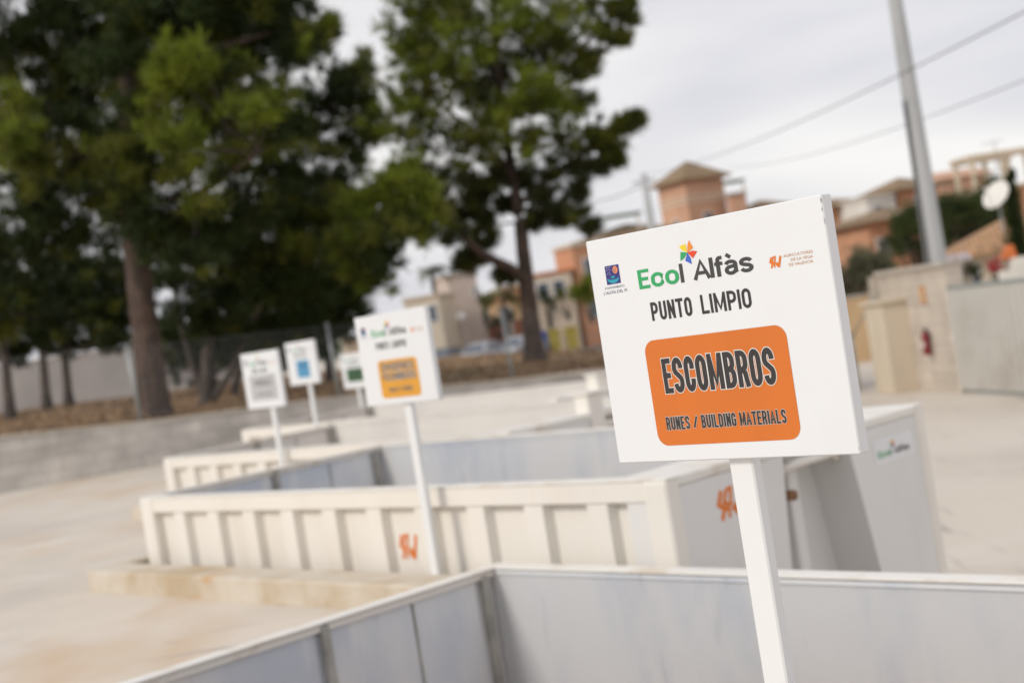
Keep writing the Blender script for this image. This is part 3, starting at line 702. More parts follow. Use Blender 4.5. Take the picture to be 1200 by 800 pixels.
# big pine left
A=27.5
baseA=P(183,492,A); baseA.z=bankz(baseA.x,baseA.y)-.1
tree('pine_tree','large pine with the thickest reddish trunk, dark crown filling the upper left, behind the fence','tree',baseA,
 [([baseA,(176,430,A),(166,350,A),(158,290,A),(150,200,A),(150,90,A),(160,-60,A)],.34,.16),
  ([(158,290,A),(230,230,A-1),(300,180,A-1.5)],.13,.05),([(152,220,A),(90,180,A),(20,150,A-1)],.12,.05),([(150,140,A),(240,60,A),(350,30,A)],.11,.04)],
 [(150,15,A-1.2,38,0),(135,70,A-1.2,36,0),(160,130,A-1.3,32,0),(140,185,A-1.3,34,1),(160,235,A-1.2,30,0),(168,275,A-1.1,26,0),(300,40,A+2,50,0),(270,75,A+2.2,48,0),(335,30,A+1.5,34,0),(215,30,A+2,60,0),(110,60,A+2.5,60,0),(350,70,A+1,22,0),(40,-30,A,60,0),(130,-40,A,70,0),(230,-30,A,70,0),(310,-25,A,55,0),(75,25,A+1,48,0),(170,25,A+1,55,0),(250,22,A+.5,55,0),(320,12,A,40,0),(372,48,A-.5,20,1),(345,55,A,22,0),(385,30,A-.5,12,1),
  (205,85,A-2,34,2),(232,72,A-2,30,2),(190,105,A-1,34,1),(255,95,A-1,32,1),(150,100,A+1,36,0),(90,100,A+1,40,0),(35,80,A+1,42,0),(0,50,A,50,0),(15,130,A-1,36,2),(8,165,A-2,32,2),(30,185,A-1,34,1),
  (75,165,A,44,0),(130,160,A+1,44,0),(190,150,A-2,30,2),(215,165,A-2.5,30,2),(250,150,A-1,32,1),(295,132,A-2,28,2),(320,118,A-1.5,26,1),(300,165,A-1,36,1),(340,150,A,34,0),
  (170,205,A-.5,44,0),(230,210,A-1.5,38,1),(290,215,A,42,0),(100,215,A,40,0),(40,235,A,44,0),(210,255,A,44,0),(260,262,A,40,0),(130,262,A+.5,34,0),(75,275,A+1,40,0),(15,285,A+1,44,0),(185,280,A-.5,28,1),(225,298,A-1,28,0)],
 group=GR,seed=11,dens=1.35,blade=(.24,.017))
# multi-stem pine
B=32
baseB=P(240,460,B); baseB.z=bankz(baseB.x,baseB.y)-.1
tree('pine_tree','dark spreading pine with several forked stems, right of the thickest trunk','tree',baseB,
 [([baseB,(244,420,B),(248,370,B),(262,300,B),(300,200,B),(380,120,B)],.20,.06),
  ([baseB,(268,440,B-.3),(290,395,B-.6),(310,350,B-.8),(350,280,B-1),(380,270,B-1.4)],.10,.03),
  ([baseB,(225,425,B),(215,390,B),(205,340,B)],.12,.05),
  ([P(290,400,B),(278,440,B),P(275,462,B)],.10,.10)],
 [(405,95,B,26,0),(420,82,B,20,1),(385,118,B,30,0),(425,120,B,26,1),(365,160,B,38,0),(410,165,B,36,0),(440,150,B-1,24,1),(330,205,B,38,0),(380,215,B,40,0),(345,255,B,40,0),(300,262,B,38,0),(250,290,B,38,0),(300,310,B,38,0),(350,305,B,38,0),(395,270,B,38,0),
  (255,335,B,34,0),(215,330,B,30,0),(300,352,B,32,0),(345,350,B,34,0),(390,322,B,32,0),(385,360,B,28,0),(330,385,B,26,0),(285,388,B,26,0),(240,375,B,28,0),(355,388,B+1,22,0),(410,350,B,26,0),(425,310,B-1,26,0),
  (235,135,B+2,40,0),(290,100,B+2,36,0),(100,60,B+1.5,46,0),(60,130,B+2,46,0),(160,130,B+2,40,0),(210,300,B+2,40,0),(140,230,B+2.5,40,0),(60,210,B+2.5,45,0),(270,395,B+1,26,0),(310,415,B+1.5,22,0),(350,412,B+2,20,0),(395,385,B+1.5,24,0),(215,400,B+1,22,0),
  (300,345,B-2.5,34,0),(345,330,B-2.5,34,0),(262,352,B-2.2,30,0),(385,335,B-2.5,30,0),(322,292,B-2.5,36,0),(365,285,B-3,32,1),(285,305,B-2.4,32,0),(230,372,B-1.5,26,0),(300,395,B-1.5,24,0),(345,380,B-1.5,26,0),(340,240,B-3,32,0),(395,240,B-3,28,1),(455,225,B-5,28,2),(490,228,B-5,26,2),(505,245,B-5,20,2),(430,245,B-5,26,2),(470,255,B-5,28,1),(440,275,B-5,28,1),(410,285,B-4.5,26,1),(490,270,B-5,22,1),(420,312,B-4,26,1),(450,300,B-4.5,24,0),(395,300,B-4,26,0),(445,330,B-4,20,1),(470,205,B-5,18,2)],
 barkm='bark2',group=GR,seed=23,dens=1.35,blade=(.24,.017))
# centre pine
E_=40
baseE=P(627,419,E_); baseE.z=bankz(baseE.x,baseE.y)-.1
tree('pine_tree','tall airy pine with a bent side limb, standing alone in the middle of the picture','tree',baseE,
 [([baseE,(622,380,E_),(617,330,E_),(610,260,E_),(598,190,E_),(585,100,E_),(575,-20,E_)],.34,.08),
  ([(618,332,E_),(600,315,E_-.3),(565,298,E_-.6),(545,280,E_-.8),(525,240,E_-1)],.19,.07),
  ([(608,240,E_),(650,200,E_),(700,170,E_)],.10,.04),([(598,200,E_),(550,150,E_),(500,110,E_)],.10,.04),([(590,120,E_),(650,80,E_),(710,30,E_)],.09,.04)],
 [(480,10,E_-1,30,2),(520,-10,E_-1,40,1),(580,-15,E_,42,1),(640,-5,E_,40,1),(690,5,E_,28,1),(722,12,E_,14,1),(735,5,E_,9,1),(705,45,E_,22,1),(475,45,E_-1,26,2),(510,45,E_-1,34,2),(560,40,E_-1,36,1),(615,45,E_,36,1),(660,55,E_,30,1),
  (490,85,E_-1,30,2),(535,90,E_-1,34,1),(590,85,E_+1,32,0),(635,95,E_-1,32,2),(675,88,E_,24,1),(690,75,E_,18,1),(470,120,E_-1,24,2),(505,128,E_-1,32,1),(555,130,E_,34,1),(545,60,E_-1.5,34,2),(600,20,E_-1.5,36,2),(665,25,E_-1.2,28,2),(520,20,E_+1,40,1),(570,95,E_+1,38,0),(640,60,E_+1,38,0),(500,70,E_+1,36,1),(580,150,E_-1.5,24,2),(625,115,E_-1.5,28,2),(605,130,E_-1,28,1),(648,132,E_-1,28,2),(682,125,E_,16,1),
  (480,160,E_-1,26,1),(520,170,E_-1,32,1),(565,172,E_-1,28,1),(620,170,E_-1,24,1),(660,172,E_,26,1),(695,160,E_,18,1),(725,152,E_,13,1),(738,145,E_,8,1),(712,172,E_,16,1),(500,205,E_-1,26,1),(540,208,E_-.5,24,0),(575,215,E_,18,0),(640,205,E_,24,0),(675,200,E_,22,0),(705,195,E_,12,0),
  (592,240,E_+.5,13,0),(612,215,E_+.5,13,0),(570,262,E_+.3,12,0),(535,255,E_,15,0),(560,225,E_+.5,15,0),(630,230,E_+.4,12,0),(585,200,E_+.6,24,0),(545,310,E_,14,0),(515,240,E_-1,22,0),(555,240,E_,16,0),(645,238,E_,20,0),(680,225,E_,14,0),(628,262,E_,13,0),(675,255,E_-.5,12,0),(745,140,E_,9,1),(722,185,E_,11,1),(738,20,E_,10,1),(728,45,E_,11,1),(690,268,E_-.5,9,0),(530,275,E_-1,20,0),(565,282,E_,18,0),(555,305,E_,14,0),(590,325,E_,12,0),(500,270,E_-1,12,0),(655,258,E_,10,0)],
 group=GR,seed=37,dens=.85,mats=('nolive','nmid','nbright'),blade=(.30,.022),sub=(20,27),srad=(.18,.32))
# small ones left
for k,(px,py,d,lab,lob) in enumerate([
  (12,490,36,'slim dark pine trunk at the left edge',[(20,415,37,14,0),(45,400,38,18,0),(-8,410,37,22,0),(20,370,38,28,0),(60,375,39,24,0),(5,340,38,30,0),(10,330,36,32,0),(-10,370,36,30,0),(35,350,36,24,0),(15,300,36,36,0),(50,310,37,28,0),(8,390,36,18,1)]),
  (55,478,42,'thin pine behind the bank, second from the left edge',[(95,385,42,24,0),(110,360,42,28,0),(75,345,42,30,0),(40,345,42,30,0),(130,395,41,18,0),(35,385,43,26,0),(80,405,43,15,0),(125,365,43,24,0),(20,350,43,30,0),(60,330,42,32,0),(85,310,42,30,0),(50,370,42,20,1),(100,345,42,26,0),(70,385,42,14,1)]),
  (80,472,44,'thin pine behind the bank, third from the left edge',[(135,345,43,26,0),(145,375,43,22,0),(125,310,43,30,0),(90,320,43,30,0),(115,400,43,16,0),(150,330,44,26,0),(140,400,45,14,0),(60,350,45,28,0),(110,320,44,28,0),(130,350,44,24,0),(95,370,44,18,0),(135,380,44,16,0),(120,400,44,12,1)]),
  (388,448,38,'thin pine trunk just left of the amber sign',[(375,340,38,28,0),(400,360,38,22,0),(360,370,38,22,0),(410,330,38,24,0),(385,385,38,16,0)]),
  (320,455,36,'short dark pine behind the grey-panelled sign',[(205,395,37,26,0),(215,425,38,22,0),(250,395,37,26,0),(275,405,37,24,0),(240,440,39,18,0),(305,430,38,16,0),(225,405,38,24,0),(250,425,38,18,0),(285,420,38,18,0),(200,375,38,24,0),(340,420,38,16,0),(375,405,38,20,0),(315,400,36,20,0),(335,385,36,22,0),(300,385,36,20,0),(350,400,36,16,0)])]):
    b_=P(px,py,d); b_.z=bankz(b_.x,b_.y)-.1
    tree('pine_tree',lab,'tree',b_,[([b_,(px-5,py-60,d),(px-14,py-130,d)],.17,.07)],lob,barkm='bark2',group=GR,seed=50+k,dens=.8)

# ------------------------------------------------------------------ entrance pier, gate and side walls at right
def vwall(p0,p1,z0,z1,name,mt,parent,th=.2,ch=0):
    d=Vector((p1.x-p0.x,p1.y-p0.y)); a=math.atan2(d.y,d.x); T=Matrix.Translation(Vector((p0.x,p0.y,0))-parent.location)@Matrix.Rotation(a,4,'Z')
    return MB().box(0,d.length,-th,0,z0,z1,T=T,ch=ch).build(name,mt,parent)
g0=G(1048,455,-1.2); g1=G(1130,460,-1.2); g2=G(1215,467,-1.2)
dirg=(g1-g0).normalized(); ngl=Vector((-dirg.y,dirg.x,0)); 
if ngl.x>0: ngl=-ngl                       # towards the yard
zp=EYE-.19
ang=math.atan2(dirg.y,dirg.x)
pier=empty('entrance_pier',g0,ang,'cream block pier beside the sheet-metal gate, with a house number and a red extinguisher','wall')
# local: x along pier, +y is left of direction
sy=1 if (Matrix.Rotation(ang,3,'Z')@Vector((0,1,0))).dot(ngl)>0 else -1
Lp=(g1-g0).length
def lb(x0,x1,y0,y1,z0,z1,ch=0):             # y measured towards the yard
    a,b=sorted((sy*y0,sy*y1)); return MB().box(x0,x1,a,b,z0,z1,ch=ch)
lb(0,Lp,-.35,0,0,zp+1.2).build('pier_body',M_['block'] if False else blockmat('pier_blocks',(.58,.51,.43),(.49,.42,.35),.40,.20,var=.04),pier)
lb(-.06,Lp+.02,-.42,.06,zp+1.2,zp+1.30,.01).build('pier_cap',M_['cap'],pier)
lb(-.25,-.0,-.3,.12,0,zp+1.2).build('end_pilaster',M_['cap'],pier)
cab=lb(.35,1.35,.0,.55,0,1.95,.01).build('meter_cabinet',M_['cream2'],pier)
lb(.28,1.42,-.0,.63,1.951,2.03,.01).build('cabinet_cap',M_['cream2'],cab)
n_=lb(2.15,2.42,.0,.03,1.85,2.22,.004).build('number_plate',M_['brown'],pier)
lb(2.20,2.37,.031,.036,1.90,2.17).build('number_face',M_['tan'],n_)
# red extinguisher hanging on the pier
exo=empty('fire_extinguisher',g0+dirg*2.30+ngl*.10+Vector((0,0,.78)),ang,'red fire extinguisher hung on the block pier beside the gate','extinguisher')
e=MB(); e.tube([(0,0,0),(0,0,.03),(0,0,.40),(0,0,.46),(0,0,.50)],[.07,.085,.085,.06,.03],14); e.build('cylinder_body',M_['red'],exo,True)
MB().box(-.05,.05,-.02,.02,.50,.56,ch=.005).build('valve_head',M_['dark'],exo)
MB().box(-.055,.055,-.088,.088,.18,.28).build('label_band',M_['frame'],exo)
MB().tube([(0,.03,.53),(.10,.05,.45),(.11,.03,.2)],.012,6).build('hose',M_['tyre'],exo,True)
gate=empty('sliding_gate',g1,ang,'grey corrugated sheet-metal gate at the right edge','gate')
zg=2.16; Lg=5.0
m=MB(); n=int(Lg/.26)
for i in range(n):
    x=.06+i*.26; m.prism([(x,0),(x+.02,sy*.09),(x+.13,sy*.09),(x+.15,0)],.1,zg-.08)
m.build('corrugated_sheet',M_['gate'],gate)
a,b=sorted((-sy*.006,-sy*.001)); MB().box(.03,Lg,a,b,.1,zg-.06).build('backing_sheet',M_['pole'],gate)  # darker colour stands in for shade in the gaps between ribs
for x0,x1,z0,z1 in ((0,.055,.02,zg),(0.056,Lg,zg-.06,zg),(0.056,Lg,.04,.10)):
    a,b=sorted((-sy*.02,sy*.04)); MB().box(x0,x1,a,b,z0,z1,ch=.004).build('gate_frame',M_['gateframe'],gate)
MB().box(-.02,.05,*sorted((sy*.045,sy*.09)),1.05,1.2).build('lock_box',M_['frame'],gate)
# tan wall beyond the retaining wall
tw0=P(960,392,42); tw1=P(1045,383,42)
w_=empty('garden_wall',Vector((tw0.x,tw0.y,-1.2)),0,'tan rendered garden wall beyond the yard, right of the ESCOMBROS sign','wall')
vwall(tw0,tw1,-1.3,P(1010,347,42).z,'wall_panel',M_['tan'],w_,.25); vwall(tw0,tw1,P(1010,347,42).z+.001,P(1010,347,42).z+.07,'wall_coping',M_['cap'],w_,.3)
st=MB(); p0=G(1003,432,-.6)-Vector((0,0,.5)); p1=P(1017,385,31.2)
stay=empty('fence_stay',G(1003,450,-1.2),0,'thin diagonal galvanised brace rising left of the block pier','brace')
st.tube([P(999,395,31.4)-stay.location,P(1022,348,31.0)-stay.location],.022,8); st.build('stay_tube',M_['galv'],stay,True)
MB().tube([P(1022,348,31.0)-stay.location,Vector((P(1022,348,31.0).x,31.0,-1.2))-stay.location],.03,8).build('stay_post',M_['galv'],stay,True)

# ------------------------------------------------------------------ power pole and wires
pb=P(1098,312,33.5); pt=P(1053,0,33.5)
pole=empty('utility_pole',Vector((pb.x,pb.y,-1.2)),0,'thick grey utility pole with a dark conduit, behind the block pier','pole')
hx=pt.z+1.2
m=MB(); m.tube([(0,0,0),(0,0,3),(0,0,hx),(0,0,hx+3)],[.30,.255,.165,.12],14); m.build('pole_shaft',M_['pole'],pole,True)
m=MB(); m.tube([(-.25,-.14,0),(-.235,-.13,3),(-.19,-.10,P(1058,120,33.5).z+1.2)],.055,8); m.build('conduit',M_['conduit'],pole,True)
for zz in (P(1080,240,33.5).z+1.2,P(1065,140,33.5).z+1.2,P(1090,290,33.5).z+1.2):
    m=MB(); r=.275-.013*zz; m.tube([(0,0,zz),(0,0,zz+.05)],r,14); m.build('strap',M_['galv'],pole,True)
fp=P(763,262,82); ft=P(757,203,82)
fpole=empty('utility_pole',Vector((fp.x,fp.y,-.9)),0,'thin distant wooden pole just left of the orange tower','pole')
MB().tube([(0,0,0),(0,0,ft.z+.9)],[.30,.20],10).build('pole_shaft',M_['pole'],fpole,True)
MB().box(-.7,.7,-.06,.06,ft.z+.35,ft.z+.50).build('crossarm',M_['pole'],fpole)
def cable(pa,pb_,sag,r,label,name='overhead_cable'):
    o=empty(name,pa,0,label,'cable','overhead cables crossing the sky'); m=MB(); pts=[]
    for i in range(31):
        t=i/30; q=pa.lerp(pb_,t)-pa; q.z-=sag*4*t*(1-t); pts.append(q)
    m.tube(pts,r,6); m.build('cable_strand',M_['wire'],o,True)
cable(Vector((fp.x,fp.y,ft.z-.1)),P(1270,-22,22),.5,.014,'thicker overhead cable, upper of the two crossing the sky')
cable(P(850,197,82),P(1290,58,24),.5,.011,'thinner overhead cable, lower of the two crossing the sky')
cable(P(640,235,95),Vector((fp.x,fp.y,ft.z-.6)),.6,.03,'faint cable running left from the thin distant pole')

# ------------------------------------------------------------------ houses
def window(T,x,z,w,h,par,yf,arch=False):
    fr=MB().box(x-w/2,x+w/2,yf-.05,yf+.02,z,z+h,T=T).build('window',M_['frame'],par)
    MB().box(x-w/2+.10,x+w/2-.10,yf-.062,yf-.051,z+.10,z+h-.10,T=T).build('pane',M_['glass'],fr)
def house(name,label,px,py,Z,w,d,yaw,roof,rh,wallm,roofm='roof',over=.4,z0=-.9,wins=(),cat='house',group='houses beyond the bank',bands=(),sidewins=(),ridge=.5):
    """py = eaves height; origin at centre of footprint"""
    c=P(px,py,Z); H=c.z-z0
    root=empty(name,Vector((c.x,c.y,z0)),yaw,label,cat,group)
    MB().box(-w/2,w/2,-d/2,d/2,0,H).build('wall',M_[wallm],root)
    if roof=='hip':
        a=w/2+over; b=d/2+over; r=max(0,(a-b)*ridge*2*.5)
        vs=[(-a,-b,H),(a,-b,H),(a,b,H),(-a,b,H),(-r,0,H+rh),(r+.01,0,H+rh),(-a,-b,H+.12),(a,-b,H+.12),(a,b,H+.12),(-a,b,H+.12)]
        m=MB(); m.add(vs,[(3,2,1,0),(0,1,7,6),(1,2,8,7),(2,3,9,8),(3,0,6,9),(6,7,5,4),(7,8,5),(8,9,4,5),(9,6,4)]); m.build('roof',M_[roofm],root)
    elif roof=='gable':
        a=w/2+over; b=d/2+over
        m=MB(); m.prism([(-b,H+.0),(b,H+.0),(b,H+.12),(0,H+rh),(-b,H+.12)],-a,a,'x'); m.build('roof',M_[roofm],root)
    elif roof=='flat':
        m=MB(); m.box(-w/2-.12,w/2+.12,-d/2-.12,d/2+.12,H+.001,H+rh); m.build('parapet',M_[roofm],root)
    for (u,z,ww,hh) in wins: window(None,u*w/2,H-z,ww,hh,root,-d/2)
    Ts=Matrix.Rotation(R(-90),4,'Z')
    for (u,z,ww,hh) in sidewins: window(Ts,u*d/2,H-z,ww,hh,root,-w/2)
    for z in bands: MB().box(-w/2-.06,w/2+.06,-d/2-.06,d/2+.06,H-z,H-z+.16).build('string_course',M_['cream2'],root)
    return root
# tower with its house
tw=house('tower_house','square orange tower with a pointed tiled roof, rising above the ESCOMBROS sign',808,214,110,3.7,3.7,R(28),'hip',1.75,'pinkwall','roof',.55,wins=((-.05,4.3,1.0,1.7),(-.05,8.2,1.0,1.5)),sidewins=((0,4.3,.9,1.5),),bands=(1.75,1.35))
house('villa','low orange villa with a brown tiled roof, right of the tower behind the sign',895,262,112,9,8,R(10),'hip',1.9,'orangewall','roof',.5,wins=((-.5,2,1.2,1.3),(.4,2,1.2,1.3)))
ch=empty('roof_chimney',P(867,262,108),R(10),'stubby pink chimney between the tower and the brown roof','chimney')
MB().box(-.6,.6,-.5,.5,-.2,P(867,228,108).z-P(867,262,108).z,ch=.02).build('stack',M_['pinkwall'],ch)
MB().box(-.75,.75,-.65,.65,P(867,228,108).z-P(867,262,108).z+.001,P(867,228,108).z-P(867,262,108).z+.2).build('stack_cap',M_['cap'],ch)
cz=P(852,213,112); cn=empty('roof_canopy',Vector((cz.x,cz.y,P(850,262,112).z)),R(10),'small green canopy on posts beside the tower roof','canopy','green roof canopies')
hh=cz.z-cn.location.z
MB().box(-1.6,1.2,-1,1,hh-.15,hh,ch=.02).build('canopy_roof',M_['canopy'],cn)
for x in(-1.4,1.0): MB().box(x-.08,x+.08,-.9,-.74,0,hh-.151).build('leg',M_['frame'],cn)
house('villa','low orange house with brown eaves, directly left of the square tower',735,280,100,7,7,R(-8),'hip',1.1,'orangewall','roof',.5,wins=((-.5,2.4,1.0,1.3),(.4,2.4,1.0,1.3)))
cz=P(718,253,98); cn=empty('roof_canopy',Vector((cz.x,cz.y,P(718,285,98).z)),R(8),'long flat green canopy over a terrace, left of the thin pole','canopy','green roof canopies')
hh=cz.z-cn.location.z
MB().box(-1.9,1.9,-1,1,hh-.14,hh,ch=.02).build('canopy_roof',M_['canopy'],cn)
for x in(-1.7,1.6): MB().box(x-.08,x+.08,-.9,-.74,0,hh-.141).build('leg',M_['frame'],cn)
house('villa','tall orange house partly hidden behind the airy pine',678,290,92,2.3,3.2,R(20),'flat',.25,'orangewall','cream2',wins=((-.2,2.0,.8,1.2),(-.2,4.8,.8,1.2)))
house('villa','pale flat-roofed house with an orange parapet, between the pine trunk and the sign',648,322,92,2.6,4,R(-6),'flat',.2,'beige','terracotta',wins=((-.5,1.5,.9,1.1),(.3,1.5,.9,1.1)))
house('apartment_block','plain grey-beige building with an orange base, right of the amber sign',533,325,95,2.0,4,R(15),'flat',.15,'greybeige','beige',wins=((.75,1.6,.35,.9),))
house('villa','yellowish house with a white porch just right of the amber sign',503,350,90,2.3,4,R(-12),'flat',.2,'cream2','beige',wins=((-.3,1.6,1.0,1.2),(.5,1.6,.8,1.2)))
house('villa','long low tan house behind the hedge, left of the pine trunk',578,352,104,3.8,4,R(0),'hip',.7,'tan','roofo',.3,wins=((-.5,1.6,1.0,1.0),(.4,1.6,1.0,1.0)))
house('villa','small cream house with a flat roof, behind the bright pine bough',430,395,60,2.0,2.5,R(10),'flat',.1,'beige','cap',z0=.3)
# right-hand orange villa
house('villa','wide orange villa with brown roof bands, right of the ESCOMBROS sign',1035,262,86,6.4,7,R(16),'hip',.95,'orangewall','roof',.5,wins=((-.75,2.3,.9,1.4),(-.3,2.0,1.1,1.2)))
house('villa_upper_storey','orange upper storey with a peaked brown roof and a blue window, above the right-hand villa',1055,226,90,3.2,3.4,R(24),'hip',1.0,'orangewall','roof',.55,wins=((-.1,1.6,.75,1.15),),z0=3.5,group='houses beyond the bank')
house('villa_upper_storey','brown-roofed orange upper storey next to the sign edge',975,246,92,4.2,4,R(8),'hip',.75,'orangewall','roof',.5,wins=((.5,1.7,.8,1.1),),z0=2.5)
house('villa_upper_storey','cream terrace storey between the two brown roofs',1013,236,89,2.1,3.5,R(20),'flat',.15,'whitewall','frame',wins=((-.3,1.3,.8,.9),),z0=3.0)
house('villa','tile-roofed house behind the gate, its long orange roof sloping down to the left',1196,292,47,4.9,4.5,R(-12),'hip',1.25,'cream2','roofo',.45,wins=((-.75,1.3,.35,1.1),(-.1,1.3,.4,1.1)),z0=-1.2)
hc=P(1160,215,78)
hb=house('villa','terracotta house with a white roof pergola, at the right edge above the dark trees',1190,222,78,6.6,5,R(6),'flat',.2,'orangewall','beige',wins=((.1,1.8,.9,1.2),),z0=-.9)
pg=empty('roof_pergola',Vector((P(1162,224,75).x,75,P(1162,224,75).z)),R(6),'white concrete pergola frame standing on the roof at the right edge','pergola')
Hp=P(1150,184,75).z-P(1150,222,75).z
for x in (-.85,.85,2.2): MB().box(x-.11,x+.11,-.11,.11,0,Hp).build('pergola_post',M_['cream2'],pg); MB().box(x-.11,x+.11,2.0,2.22,0,Hp).build('pergola_post',M_['cream2'],pg)
for y in (0,2.14): MB().box(-1.1,2.5,y-.13,y+.13,Hp+.001,Hp+.25).build('pergola_beam',M_['cream2'],pg)
for i in range(9): MB().box(-1.0+i*.4,-.92+i*.4,-.4,2.5,Hp+.252,Hp+.36).build('pergola_slat',M_['cream2'],pg)
house('villa','pinkish house peeping over the dark trees between the pole and the pergola',1113,212,100,4.0,4,R(12),'gable',.7,'pinkwall','pinkwall',.2,z0=-.9)
# aerial
an=empty('tv_aerial',P(1168,188,76),0,'thin television aerial against the sky at upper right','aerial')
za=P(1166,165,76).z-P(1168,188,76).z
MB().tube([(0,0,-.4),(0,0,za)],.03,6).build('mast',M_['galv'],an); MB().tube([(-.7,0,za-.1),(.5,.1,za-.02)],.025,6).build('boom',M_['galv'],an)
for i in range(6): MB().tube([(-.6+i*.2,-.25,za-.09+i*.012),(-.6+i*.2,.25,za-.09+i*.012)],.014,5).build('element',M_['galv'],an)
# dish
dp=P(1168,229,40); dish=empty('satellite_dish',Vector((dp.x,dp.y,P(1168,262,40).z)),0,'white satellite dish above the orange tiled roof','satellite dish')
m=MB(); n=24; vs=[];rings=6; T=Matrix.Translation(Vector((0,0,dp.z-dish.location.z)))@Vector((-.66,-.48,.57)).to_track_quat('Z','Y').to_matrix().to_4x4()
for back in (0,.02):
    for j in range(rings+1):
        r=.42*j/rings
        for k in range(n): vs.append(T@Vector((r*math.cos(2*math.pi*k/n),1.12*r*math.sin(2*math.pi*k/n),.35*r*r-back)))
fs_=[]
for b_ in (0,1):
    o_=b_*(rings+1)*n
    for j in range(rings):
        for k in range(n): fs_.append((o_+j*n+k,o_+j*n+(k+1)%n,o_+(j+1)*n+(k+1)%n,o_+(j+1)*n+k))
for k in range(n): fs_.append((rings*n+k,rings*n+(k+1)%n,(2*rings+1)*n+(k+1)%n,(2*rings+1)*n+k))
m.add(vs,fs_); m.build('reflector',M_['dish'],dish,True)
zz=dp.z-dish.location.z
MB().tube([(0.05,.06,-.3),(0.05,.06,zz-.05)],.03,8).build('mast',M_['galv'],dish)
MB().tube([T@Vector((0,-.42,.06)),T@Vector((0,-.1,.55))],.014,6).build('feed_arm',M_['galv'],dish)
MB().tube([T@Vector((0,-.1,.50)),T@Vector((0,-.08,.60))],.035,8).build('feed_horn',M_['dish'],dish)
# white chimney with tile cap behind the gate
wc=empty('garden_pier',P(1193,330,38),R(-12),'white stepped pier with an orange tile cap, behind the gate at the right edge','pier')
z1=P(1184,296,38).z-P(1184,330,38).z
MB().box(-.45,.5,-.3,.3,-2,z1*.45,ch=.01).build('pier_base',M_['whitewall'],wc); MB().box(-.14,.5,-.3,.3,z1*.451,z1*.85,ch=.01).build('pier_top',M_['whitewall'],wc)
m=MB(); m.prism([(-.36,z1*.85+.001),(.04,z1*.85+.001),(-.02,z1*.85+.36),(-.16,z1*.85+.36)],-.30,.30,'y'); m.build('tile_cap',mat('orange_tile',(.62,.17,.05),rough=.8,var=.2,scale=6),wc)

# ------------------------------------------------------------------ low walls, hedges, bins, cars in the far street
def rw(name,label,pa,pb_,z0,ztop,mt,cat='wall',piers=0,pmat='whitewall',th=.25):
    o=empty(name,Vector((pa.x,pa.y,z0)),math.atan2(pb_.y-pa.y,pb_.x-pa.x),label,cat); Lw=math.hypot(pb_.x-pa.x,pb_.y-pa.y)
    MB().box(0,Lw,0,th,-.3,ztop-z0).build('wall_panel',M_[mt],o); MB().box(-.03,Lw+.03,-.04,th+.04,ztop-z0+.001,ztop-z0+.09,ch=.01).build('coping',M_['cap'],o)
    for i in range(piers):
        x=(i+.5)*Lw/piers; MB().box(x-.22,x+.22,-.08,th+.05,-.3,ztop-z0+.3,ch=.01).build('wall_pier',M_[pmat],o)
a_=P(-60,470,54); b_=P(292,440,60)
rw('boundary_wall','whitewashed boundary wall seen between the trunks at left',Vector((a_.x,54,0)),Vector((b_.x,60,0)),.7,P(100,415,56).z,'greywall')
a_=P(555,400,98); b_=P(645,385,98)
rw('street_wall','terracotta street wall with white piers behind the parked cars',Vector((a_.x,98,0)),Vector((b_.x,98,0)),-.66,P(600,376,98).z,'terracotta',piers=3)
a_=P(480,405,97); b_=P(554,390,97)
rw('street_wall','yellowish street wall right of the amber sign, behind the dark car',Vector((a_.x,97,0)),Vector((b_.x,97,0)),-.66,P(520,388,97).z,'cream2',piers=1)
a_=P(646,400,97); b_=P(720,385,97)
rw('street_wall','cream street wall behind the yellow bins',Vector((a_.x,97,0)),Vector((b_.x,97,0)),-.66,P(690,352,97).z,'cream2',piers=2)
def roadsheet(name,y0,y1,z,mt):
    m=MB(); m.add([(-30,y0,z),(40,y0,z),(40,y1,z),(-30,y1,z)],[(0,1,2,3)]); return tag(m.build(name,mt),kind='structure')
roadsheet('road',78,93,-.56,M_['asphalt']); 
m=MB(); m.prism([(64,-1.3),(64,-1.21),(77,-.585),(400,-.585),(400,-1.3)],6,160,'x'); tag(m.build('verge',M_['dirt']),kind='structure')
m=MB(); m.box(-30,40,93.01,96.8,-.7,-.43,ch=.01); tag(m.build('pavement',M_['pave']),kind='structure')
def bush(name,label,px,py,Z,rx,rz,mt,n=16,cat='shrub',group='shrubs and hedges beyond the yard',ry_=None,seed=3,blade=(.14,.05),core=False):
    c=P(px,py,Z); z0=min(c.z-rz,-.3); root=empty(name,Vector((c.x,c.y,c.z-rz)),0,label,cat,group); rr=random.Random(seed); arrs=[]; T=MB()
    for _ in range(n):
        u=Vector((rr.gauss(0,1),rr.gauss(0,1),rr.gauss(0,1))).normalized()*rr.random()**.4
        q=Vector((u.x*rx*.8,u.y*(ry_ or rx)*.8,rz+u.z*rz*.8)); s=rr.uniform(.28,.5)*min(rx,rz)
        arrs.append((blades([tuple(q)],int(max(60,min(1100,800*s*s))),[s],*blade,rr.randrange(1<<30),.9),0))
        T.tube([Vector((rr.uniform(-.1,.1),0,-1.0)),q],[.04,.012],5)
    T.build('stem',M_['bark2'],root); tri_mesh('foliage',arrs,[M_[mt]],root)
    return root
bush('hedge','dark green hedge on top of the street wall, left of the pine trunk',580,372,96,2.0,.75,'bush',18,seed=5)
bush('shrub','bright green shrub beside the left edge of the ESCOMBROS sign',688,338,84,1.2,1.1,'nbright',14,seed=6)
bush('shrub','orange-tinged shrub right of the pine trunk, above the yellow bins',662,345,86,.9,.6,'nmid',10,seed=7)
